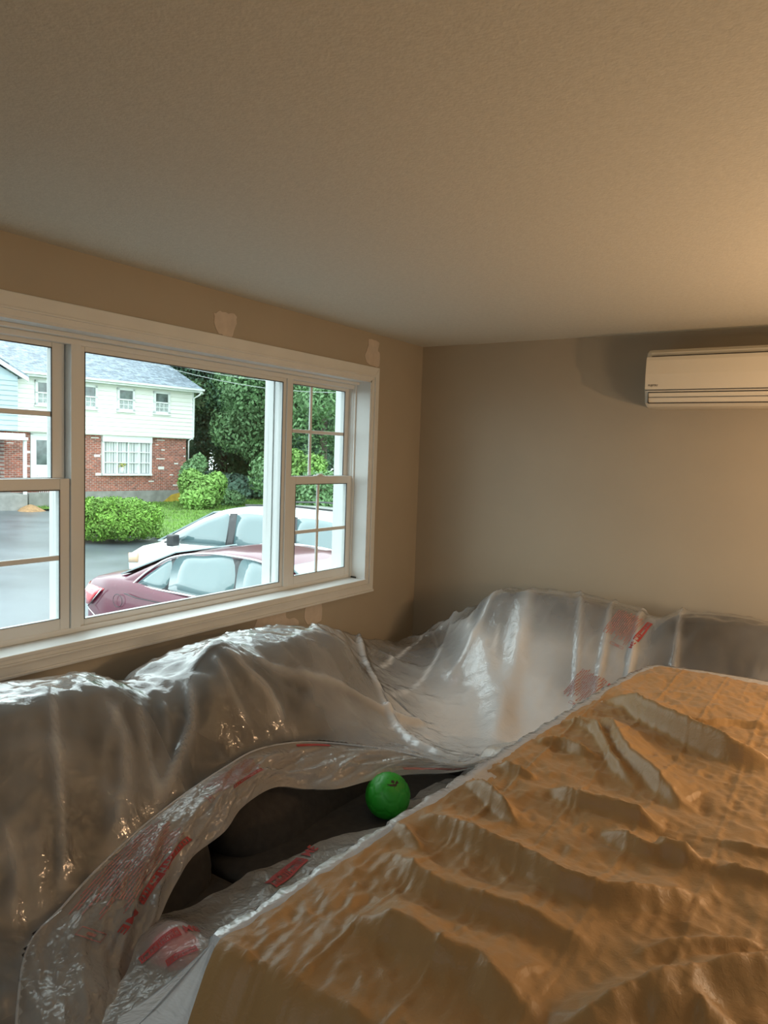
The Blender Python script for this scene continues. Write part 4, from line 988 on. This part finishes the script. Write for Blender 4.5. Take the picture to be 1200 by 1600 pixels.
b = MB(); b.box((-.1, YL - 3, 0), (2.3, YL - .1, .75)); b.build('porch_deck', M['concrete'], house)
# mound of bark at the step, utility box on the lawn
mp = on_z(48, 800, -1.15)
def mound(loc, r, h, label):
    V = [(0, 0, h)]; F = []; n = 22
    for i in range(1, 6):
        for k in range(n): a = 6.283 * k / n; q = r * i / 5 * (1 + .08 * math.sin(3 * a + i)); V.append((q * math.cos(a), q * math.sin(a), h * (1 - (i / 5) ** 1.3) + .02 * random.random()))
    F += [(0, 1 + k, 1 + (k + 1) % n) for k in range(n)]
    for i in range(4):
        for k in range(n): F.append((1 + i * n + k, 1 + (i + 1) * n + k, 1 + (i + 1) * n + (k + 1) % n, 1 + i * n + (k + 1) % n))
    link('mulch_pile', mesh_np('mulch_pile', V, F, True), M['mulch'], None, label, 'mulch pile', loc=loc)
mound(mp + Vector((0, 0, -.02)), .62, .34, 'small orange-brown mulch pile on the driveway before the neighbouring house')
def crate(px, w, h, label, col):
    p = on_z(*px, -1.17); e_ = empty('storage_box', p, label, 'storage box', rotz=.5); mt = mat('weathered_wood', col, .9, noise=(4, .3))
    b = MB(); b.box((-w / 2, -w * .35, 0), (w / 2, w * .35, h)); b.build('box_body', mt, e_)
    for k in range(4): MB().box((-w / 2 + w * k / 4 + .01, -w * .35 - .03, .04), (-w / 2 + w * (k + 1) / 4 - .03, -w * .35, h - .03)).build('plank', mt, e_)
    MB().box((-w / 2 - .08, -w * .35 - .1, h), (w / 2 + .08, w * .35 + .06, h + .07)).build('box_lid', mt, e_)
crate((418, 771), 1.8, .78, 'weathered grey wooden box standing on the lawn before the trees', (.20, .22, .21))
crate((478, 748), 2.2, 1.1, 'pale grey shed-like box among trees behind the parked van', (.34, .36, .36))

# ---- leaves and trees
def leaf_cloud(n, clusters, size, seed, name):
    """quads scattered over the shells of several ellipsoids: (cx,cy,cz,rx,ry,rz)"""
    r = np.random.default_rng(seed); C = np.array(clusters); vol = (C[:, 3] * C[:, 4] * C[:, 5]) ** .66; k = r.choice(len(C), n, p=vol / vol.sum())
    d_ = r.normal(size=(n, 3)); d_ /= np.linalg.norm(d_, axis=1)[:, None]; rad = r.uniform(.55, 1.05, n) ** .6
    P = C[k, :3] + d_ * C[k, 3:] * rad[:, None]
    nrm = d_ + r.normal(size=(n, 3)) * .7; nrm /= np.linalg.norm(nrm, axis=1)[:, None]; t = np.cross(nrm, r.normal(size=(n, 3))); t /= np.linalg.norm(t, axis=1)[:, None]; u = np.cross(nrm, t)
    s_ = (size * r.uniform(.6, 1.3, n))[:, None]
    V = np.empty((n * 4, 3)); V[0::4] = P - t * s_; V[1::4] = P + u * s_ * .55; V[2::4] = P + t * s_; V[3::4] = P - u * s_ * .55
    me = bpy.data.meshes.new(name); me.vertices.add(n * 4); me.vertices.foreach_set('co', V.ravel()); me.loops.add(n * 4); me.loops.foreach_set('vertex_index', np.arange(n * 4)); me.polygons.add(n)
    me.polygons.foreach_set('loop_start', np.arange(n) * 4); me.polygons.foreach_set('loop_total', np.full(n, 4)); me.update(); me.validate(); return me
def leafmat(name, col, amt=.35, sc=1.0):
    Mt = mat(name, col, .75, noise=(sc, amt, 3)); return Mt
LM = [leafmat('leaves_dark', (.085, .17, .10), .4, .5), leafmat('leaves_mid', (.12, .23, .095), .35, .5), leafmat('leaves_bright', (.17, .32, .07), .35, .6), leafmat('leaves_blue', (.12, .21, .155), .35, .5)]
BARK = mat('bark', (.10, .08, .06), .9)
def tree_clusters(seed, h, w):
    r = random.Random(seed); out = [(0, 0, h * .55, w * .62, w * .62, h * .40)]
    for _ in range(26):
        a = r.uniform(0, 6.28); z = r.uniform(.12, .95); q = w * (1 - abs(z - .45) ** 1.5) * r.uniform(.45, .95); out.append((q * math.cos(a), q * math.sin(a), h * z, w * r.uniform(.22, .38), w * r.uniform(.22, .38), h * r.uniform(.05, .10)))
    return out
TREES = [leaf_cloud(34000, tree_clusters(k, 16, 4.6), .125, 100 + k, 'crown_%d' % k) for k in range(4)]
def tree(px, dist, s, k, mi, label):
    d_ = ray(px, 700); d_.z = 0; d_.normalize(); p = CAM + d_ * dist; p.z = HZ + .02
    e_ = empty('tree', p, label, 'tree', 'trees behind the neighbouring lawn', rotz=k * 1.3 + px)
    me = TREES[k].copy(); me.materials.clear(); o = link('crown', me, LM[mi], e_, kind='stuff'); o.scale = (s, s, s)
    b = MB(); b.tube([(0, 0, 0), (.1, .05, 4 * s), (0, .1, 9 * s)], [.28 * s, .22 * s, .1 * s], 8); b.build('trunk', BARK, e_)
for a_ in ((262, 62, 1.0, 0, 3, 'bluish-green tree rising behind the neighbouring roof corner'), (292, 52, 1.0, 1, 3, 'dark bluish tree just right of the neighbouring house'), (322, 56, 1.05, 2, 0, 'tall dark tree second to the right of the house'),
           (350, 48, .95, 3, 0, 'dark drooping tree in the middle of the tree line'), (380, 55, 1.05, 0, 1, 'mid-green tree behind the wooden box on the lawn'), (404, 47, .95, 1, 1, 'light green tree seen at the right edge of the big pane'),
           (428, 50, 1.0, 2, 1, 'green tree hidden partly by the right window mullion'), (455, 44, .95, 3, 1, 'mid-green tree filling the left panes of the narrow sash'), (482, 47, 1.0, 0, 0, 'dark tree behind the shed-like box'),
           (506, 38, .85, 1, 1, 'leafy tree near the right edge of the narrow sash'), (534, 42, .95, 2, 0, 'dark tree at the far right edge of the window view'), (565, 46, 1.0, 3, 1, 'tree beyond the right edge of the window view'),
           (305, 68, 1.15, 3, 0, 'farthest dark tree behind the house corner trees'), (370, 70, 1.2, 2, 3, 'farthest bluish tree in the gap of the tree line'), (440, 66, 1.2, 1, 3, 'farthest bluish tree behind the mullion trees'), (510, 62, 1.2, 0, 3, 'farthest bluish tree behind the narrow sash trees')):
    tree(*a_)
def shrub(name, p, cl, n, size, mi, label, cat='shrub', material=None):
    e_ = empty(name, p, label, cat)
    link('foliage', leaf_cloud(n, cl, size, int(abs(p.x * 100)) + n, name), material or LM[mi], e_, kind='stuff')
    b = MB(); b.tube([(0, 0, -.05), (.03, .02, cl[0][2])], [.07, .03], 6); b.build('stem', BARK, e_)
def at(px, dist): d_ = ray(px, 700); d_.z = 0; d_.normalize(); p = CAM + d_ * dist; p.z = float(gz(p.x, p.y)) + .03; return p
hp = at(176, 23.3)
shrub('yew_bush', hp, [(0, 0, .62, 1.2, 1.2, .58)] + [(1.0 * math.cos(a), 1.0 * math.sin(a), .36, .5, .5, .32) for a in np.linspace(.4, 6, 8)] + [(1.0 * math.cos(a), 1.0 * math.sin(a), .62 + .12 * math.sin(3 * a), .52, .52, .40) for a in np.linspace(0, 5.6, 8)] + [(.6 * math.cos(a), .6 * math.sin(a), .95, .5, .5, .28) for a in np.linspace(0, 5, 5)], 34000, .040, 2,
      'rounded bright green bush at the edge of the lawn', 'bush', leafmat('yew_leaves', (.12, .25, .03), .5, 3.0))
shrub('leafy_shrub', at(318, 36), [(0, 0, .8, 1.0, 1.0, .8), (.6, .3, 1.3, .5, .5, .5), (-.6, -.2, 1.2, .6, .6, .7), (.2, -.5, .5, .8, .8, .5)], 5000, .11, 2, 'bright green shrub growing beside the house corner')
shrub('leafy_shrub', at(300, 38), [(0, 0, 1.3, .6, .6, 1.0), (.3, .2, 2.1, .4, .4, .5)], 2500, .11, 1, 'taller narrow shrub right behind the house downspout')
shrub('leafy_shrub', at(345, 39), [(0, 0, .4, 1.0, 1.0, .45), (.8, 0, .35, .7, .7, .4)], 2500, .10, 1, 'low dark green shrub beside the bright corner shrub')
shrub('leafy_shrub', at(385, 45), [(0, 0, .5, 2.8, 1.2, .8), (-2, .4, .6, 1.2, 1, .8), (2, .2, .6, 1.5, 1, .9)], 5000, .15, 0, 'dark undergrowth shrub at the foot of the tree line')
shrub('leafy_shrub', at(322, 45), [(0, 0, .6, 2.4, 1.2, 1.0), (-1.6, .4, .8, 1.2, 1, 1.2), (2, .2, .6, 1.5, 1, .9)], 5000, .15, 3, 'bluish undergrowth shrub left in the tree line')
shrub('leafy_shrub', at(470, 33), [(0, 0, 1.5, .8, .8, .7), (.6, .2, 2.2, .6, .6, .6), (-.6, .2, 2.4, .6, .6, .6)], 3000, .10, 2, 'bright green shrub seen through the upper narrow sash')
shrub('leafy_shrub', at(505, 30), [(0, 0, .9, 1.8, 1.2, 1.2), (1.4, 0, 1.2, 1, 1, 1.0)], 5000, .10, 1, 'green shrub behind the back of the white van')
# overhead wires
for (pa, pb, k) in (((250, 572), (640, 612), 0), ((250, 566), (640, 592), 1)):
    a, c = CAM + ray(*pa) * 36, CAM + ray(*pb) * 30
    pts = [a.lerp(c, t) + Vector((0, 0, -.5 * math.sin(math.pi * t))) for t in np.linspace(-.6, 1.6, 24)]
    MB().tube(pts, .012, 5).build('overhead_wire', mat('wire', (.35, .38, .38), .6), None, label=('lower', 'upper')[k] + ' overhead wire crossing in front of the trees', cat='wire')

# ---- cars
M['tyre'] = mat('tyre', (.02, .02, .02), .8); M['rim'] = mat('rim', (.45, .46, .48), .35, .8); M['car_glass'] = mat('car_glass', (.085, .15, .16), .06, spec=1.0, coat=.6)
M['chrome'] = mat('chrome', (.75, .77, .78), .18, 1.0); M['black_trim'] = mat('black_trim', (.03, .032, .035), .4)
def interp(P, x): return float(np.interp(x, [p[0] for p in P], [p[1] for p in P]))
def car(name, loc, heading, label, paint, L_, W_, body_top, body_w, roof, roof_in, belt, glasses, wheels, tumble=.42):
    """x forward, y left, z up, origin under the middle; body_top: (x,z) hood/belt/deck line; roof: (x,z) upper line between screens"""
    e_ = empty(name, loc, label, 'car', rotz=heading); hw = W_ / 2
    NS = 56; xs = [-L_ / 2 + L_ * (.5 - .5 * math.cos(math.pi * k / (NS - 1))) for k in range(NS)]
    rows = []
    for x in xs:
        w = hw * interp(body_w, x); zt = interp(body_top, x); zb = .20 + .10 * max(0, abs(x) / (L_ / 2) - .85) / .15
        sec = [(0, zb), (w * .86, zb), (w * .96, zb + .10), (w, zb + .28), (w * .995, (zb + zt) / 2 + .08), (w * .975, zt - .10), (w * .93, zt - .02), (w * .82, zt + .012), (w * .4, zt + .035), (0, zt + .04)]
        full = [(x, -y, z) for y, z in sec[::-1]] + [(x, y, z) for y, z in sec[1:]]
        rows.append(full)
    b = MB(); b.grid(rows); n = len(rows[0])
    b.f.append(tuple(range(n))); b.sm.append(False); b.f.append(tuple(len(b.v) - n + k for k in range(n))[::-1]); b.sm.append(False)
    body_ = b.build('body', paint, e_)
    # roof / greenhouse
    x0, x1 = roof[0][0], roof[-1][0]; gs = []
    def gw(x, z): return (hw * interp(body_w, x) * .90) - tumble * max(0, z - interp(belt, x))
    for k in range(41):
        x = x0 + (x1 - x0) * k / 40; zr = interp(roof, x); zb = interp(belt, x) - .03; zz = max(zr - .07, zb); sec = []
        for t in np.linspace(0, 1, 7): z = zb + (zz - zb) * t; sec.append((gw(x, z), z))
        wt_ = gw(x, zz); sec += [(wt_ - .035, zz + (zr - zz) * .55), (wt_ - .10, zz + (zr - zz) * .88), (wt_ * .5, zr + .01), (0, zr + .018)]
        gs.append([(x, -y, z) for y, z in sec[::-1]][::1] + [(x, y, z) for y, z in sec[::-1]][::-1][0:0] + [(x, y, z) for y, z in sec[::-1]][1:])
    gs2 = []
    for row in gs:
        m_ = len(row) // 2 + 1; neg = row[:m_]; pos = row[m_:]; gs2.append(neg[::-1] + pos)
    b = MB(); b.grid(gs2); b.build('roof', paint, e_)
    # glass: side panes (polygons in x,z), both sides, following the tumblehome; screens
    for (poly, mt, nm, off) in glasses:
        for sgn in (-1, 1):
            P = smoothline([(x, z, 0) for x, z in poly + [poly[0]]], 5)[:-1] if nm == 'side_window' else [Vector((x, z, 0)) for x, z in poly]
            cx = sum(p.x for p in P) / len(P); cz = sum(p.y for p in P) / len(P)
            V = [(cx, sgn * (gw(cx, cz) + off), cz)]
            for s_ in (.5, 1.0): V += [(cx + (p.x - cx) * s_, sgn * (gw(cx + (p.x - cx) * s_, cz + (p.y - cz) * s_) + off), cz + (p.y - cz) * s_) for p in P]
            k_ = len(P); F = [(0, 1 + i, 1 + (i + 1) % k_) for i in range(k_)] + [(1 + i, 1 + k_ + i, 1 + k_ + (i + 1) % k_, 1 + (i + 1) % k_) for i in range(k_)]
            b = MB(); b.add(V, F, True); o = b.build(nm, mt, e_); sd = o.modifiers.new('s', 'SOLIDIFY'); sd.thickness = .008; sd.offset = 0
    for x, z, in wheels:
        for sgn in (-1, 1):
            yo = sgn * (hw - .02); r = .335
            b = MB(); b.tube([(x, yo - sgn * .22, .335), (x, yo - sgn * .21, .335), (x, yo - sgn * .01, .335), (x, yo, .335)], [r * .9, r, r, r * .93], 28); w_ = b.build('wheel', M['tyre'], e_)
            b = MB()
            for k in range(7):
                a = 6.283 * k / 7; c = Vector((x, yo + sgn * .004, .335)); u = Vector((math.cos(a), 0, math.sin(a))); v = Vector((-math.sin(a), 0, math.cos(a)))
                b.prism([c + u * .04 - v * .028, c + u * .22 - v * .02, c + u * .22 + v * .02, c + u * .04 + v * .028], (0, sgn * .02, 0))
            b.tube([(x, yo, .335), (x, yo + sgn * .03, .335)], .05, 12); b.build('rim', M['rim'], w_)
            b = MB(); aa = [(x + (r + .05) * math.cos(t), .335 + (r + .05) * math.sin(t)) for t in np.linspace(0, math.pi, 17)]
            b.add([(x, sgn * (hw * .999 + .004), .335)] + [(q[0], sgn * (hw + .004), max(.2, q[1])) for q in aa], [(0, i + 1, i + 2) for i in range(16)]); b.build('wheel_arch', M['black_trim'], e_)
    return e_, gw
maroon = mat('maroon_paint', (.10, .010, .03), .3, spec=.4, coat=.45); white_p = mat('white_paint', (.74, .76, .75), .3, coat=1.0)
# sedan: nose towards +x, rear at the left of the view
sl = 4.85
sed, gws = car('sedan', (0, 0, -.9), 0, 'dark red wet sedan parked nearest to the window', maroon, sl, 1.84,
    [(-2.425, .80), (-2.38, .98), (-2.0, 1.04), (-1.5, 1.07), (-.6, 1.0), (.8, .96), (1.2, .95), (1.9, .86), (2.25, .74), (2.425, .60)],
    [(-2.425, .70), (-2.3, .86), (-1.9, .97), (-1, 1), (1, 1), (1.9, .95), (2.25, .84), (2.425, .62)],
    [(-1.75, 1.06), (-1.3, 1.27), (-.9, 1.41), (-.45, 1.48), (0, 1.49), (.35, 1.46), (.8, 1.30), (1.42, .97)], .2,
    [(-1.75, 1.04), (-1.2, 1.02), (0, .98), (1.42, .95)],
    [([(-1.40, 1.045), (-1.22, 1.19), (-.98, 1.335), (-.96, 1.04)], M['car_glass'], 'side_window', .012), ([(-.90, 1.035), (-.92, 1.36), (-.55, 1.425), (-.12, 1.435), (-.06, 1.01)], M['car_glass'], 'side_window', .012),
     ([(.06, 1.005), (.0, 1.43), (.35, 1.395), (.72, 1.22), (1.05, .985)], M['car_glass'], 'side_window', .012),
     ([(-.07, 1.0), (-.12, 1.44), (0.0, 1.44), (.06, 1.0)], M['black_trim'], 'pillar', .010), ([(-.965, 1.03), (-.985, 1.35), (-.925, 1.37), (-.905, 1.03)], M['black_trim'], 'pillar', .010)],
    [(-1.42, 0), (1.40, 0)])
for sgn in (-1, 1):
    P = smoothline([(-1.47, 1.025), (-1.28, 1.20), (-1.0, 1.365), (-.55, 1.452), (-.1, 1.462), (.35, 1.425), (.76, 1.24), (1.12, .975), (.4, .985), (-.4, 1.005), (-1.47, 1.025)], 6)if False else smoothline([(x, z, 0) for x, z in [(-1.47, 1.025), (-1.28, 1.20), (-1.0, 1.365), (-.55, 1.452), (-.1, 1.462), (.35, 1.425), (.76, 1.24), (1.12, .975), (.4, .985), (-.4, 1.005), (-1.47, 1.025)]], 6)
    MB().tube([(p.x, sgn * (gws(p.x, p.y) + .016), p.y) for p in P], .014, 6).build('window_trim', M['chrome'], sed)
    # tail lamp wraps the rear corner
    b = MB(); rows = []
    for z, xe in ((.70, -2.22), (.78, -2.12), (.86, -2.02), (.925, -1.90)):
        row = []
        for t in np.linspace(0, 1, 8):
            x = -2.44 + (xe + 2.44) * t; row.append((x - (.012 if t < .3 else 0), sgn * (.92 * interp([(-2.44, .72), (-2.3, .875), (-1.9, .985)], x) + .006 - (.05 if z > .9 else 0)), z))
        rows.append(row)
    b.grid(rows); lm = b.build('tail_lamp', mat('tail_lamp_red', (.65, .03, .05), .15, coat=1), sed); m_ = lm.modifiers.new('s', 'SOLIDIFY'); m_.thickness = .02; m_.offset = 0
    MB().tube([(-2.02, sgn * .905, .60), (-2.16, sgn * .88, .66), (-2.2, sgn * .86, .69), (-1.89, sgn * .915, .935)], .008, 5).build('lamp_trim', M['chrome'], sed)
    MB().tube([(-1.5, sgn * .922, .93), (-1.3, sgn * .926, .905), (-1.0, sgn * .926, .90), (1.2, sgn * .924, .86)], .006, 5).build('crease', M['black_trim'], sed)
    for xh in (-.75, .28): MB().tube([(xh - .11, sgn * .925, .87), (xh, sgn * .945, .872), (xh + .11, sgn * .925, .868)], .014, 6).build('door_handle', maroon, sed)
    b = MB(); b.tube([(1.02, sgn * .90, 1.0), (1.0, sgn * .99, 1.03)], .03, 6); b.box((.93, sgn * .95, .98), (1.05, sgn * 1.10, 1.12)); b.build('wing_mirror', maroon, sed, bevel=.02)
    b = MB(); b.tube([(-1.62 + .075 * math.cos(t), sgn * .914, .83 + .075 * math.sin(t)) for t in np.linspace(0, 6.3, 16)], .004, 4); b.build('fuel_flap', M['black_trim'], sed)
b = MB(); b.prism([(-1.86, -.66, 1.075), (-1.86, .66, 1.075), (-1.10, .52, 1.395), (-1.10, -.52, 1.395)], (-.01, 0, .012)); b.build('rear_screen', M['car_glass'], sed)
b = MB(); b.prism([(1.40, -.70, .99), (1.40, .70, .99), (.56, .56, 1.405), (.56, -.56, 1.405)], (.012, 0, .02)); b.build('windscreen', M['car_glass'], sed)
sed.location = (-3.30, 2.55, -.885); sed.rotation_euler.z = R(3)
# minivan: nose away to the left
van, gwv = car('minivan', (0, 0, -1.02), 0, 'white minivan parked behind the dark red sedan', white_p, 4.95, 1.95,
    [(-2.475, .60), (-2.44, 1.0), (-2.2, 1.08), (0, 1.08), (1.2, 1.07), (1.45, 1.06), (2.0, .93), (2.3, .80), (2.475, .58)],
    [(-2.475, .84), (-2.35, .96), (-1.8, 1), (1.4, 1), (2.0, .93), (2.3, .80), (2.475, .60)],
    [(-2.42, 1.06), (-2.30, 1.45), (-2.18, 1.68), (-1.9, 1.755), (-1, 1.78), (-.1, 1.765), (.35, 1.70), (.75, 1.53), (1.2, 1.28), (1.62, 1.04)], .2,
    [(-2.4, 1.06), (0, 1.05), (1.6, 1.02)],
    [([(-2.12, 1.10), (-2.06, 1.52), (-1.95, 1.60), (-1.15, 1.62), (-1.22, 1.09)], M['car_glass'], 'side_window', .010), ([(-.98, 1.085), (-.95, 1.60), (-.88, 1.63), (.02, 1.62), (-.02, 1.08)], M['car_glass'], 'side_window', .010),
     ([(.14, 1.08), (.16, 1.60), (.36, 1.585), (.76, 1.42), (1.22, 1.10)], M['car_glass'], 'side_window', .010),
     ([(-1.24, 1.06), (-1.17, 1.66), (-.98, 1.66), (-.99, 1.06)], M['black_trim'], 'pillar', .012), ([(-.03, 1.06), (.01, 1.65), (.15, 1.64), (.13, 1.06)], M['black_trim'], 'pillar', .012), ([(1.16, 1.06), (1.20, 1.13), (1.42, 1.08), (1.42, 1.05)], M['black_trim'], 'pillar', .012)],
    [(-1.45, 0), (1.50, 0)], tumble=.30)
for sgn in (-1, 1):
    MB().tube([(-1.9, sgn * .62, 1.80), (-1.0, sgn * .63, 1.835), (-.1, sgn * .62, 1.80)], .018, 6).build('roof_rail', M['black_trim'], van)
    b = MB(); b.tube([(1.12, sgn * .90, 1.08), (1.10, sgn * 1.0, 1.12)], .03, 6); b.box((1.02, sgn * .96, 1.04), (1.16, sgn * 1.16, 1.24)); b.build('wing_mirror', M['black_trim'], van, bevel=.03)
    b = MB(); b.grid([[(1.98 + .36 * t, sgn * (.975 * interp([(1.4, 1), (2.0, .93), (2.3, .80), (2.475, .60)], 1.98 + .36 * t) + .008), z - .05 * t) for t in np.linspace(0, 1, 6)] for z in (.66, .75, .84)]); o = b.build('headlamp', mat('headlamp_amber', (.75, .50, .30), .15, coat=1), van); m_ = o.modifiers.new('s', 'SOLIDIFY'); m_.thickness = .02; m_.offset = 0
    MB().tube([(-1.1, sgn * .98, .86), (-.9, sgn * 1.0, .86)], .016, 6).build('door_handle', white_p, van)
    b = MB(); b.grid([[(-2.44 + .1 * t, sgn * (.975 * (.90 + .06 * t) + .006), z) for t in (0, .5, 1)] for z in (.95, 1.2, 1.42)]); b.build('tail_lamp', mat('van_tail_lamp', (.5, .04, .04), .2), van)
b = MB(); b.prism([(-2.46, -.74, 1.12), (-2.46, .74, 1.12), (-2.265, .64, 1.58), (-2.265, -.64, 1.58)], (-.015, 0, .008)); b.build('rear_screen', M['car_glass'], van)
b = MB(); b.prism([(1.62, -.80, 1.06), (1.62, .80, 1.06), (.55, .62, 1.63), (.55, -.62, 1.63)], (.015, 0, .02)); b.build('windscreen', M['car_glass'], van)
van.location = (-6.95, 6.15, -1.03); van.rotation_euler.z = R(191)
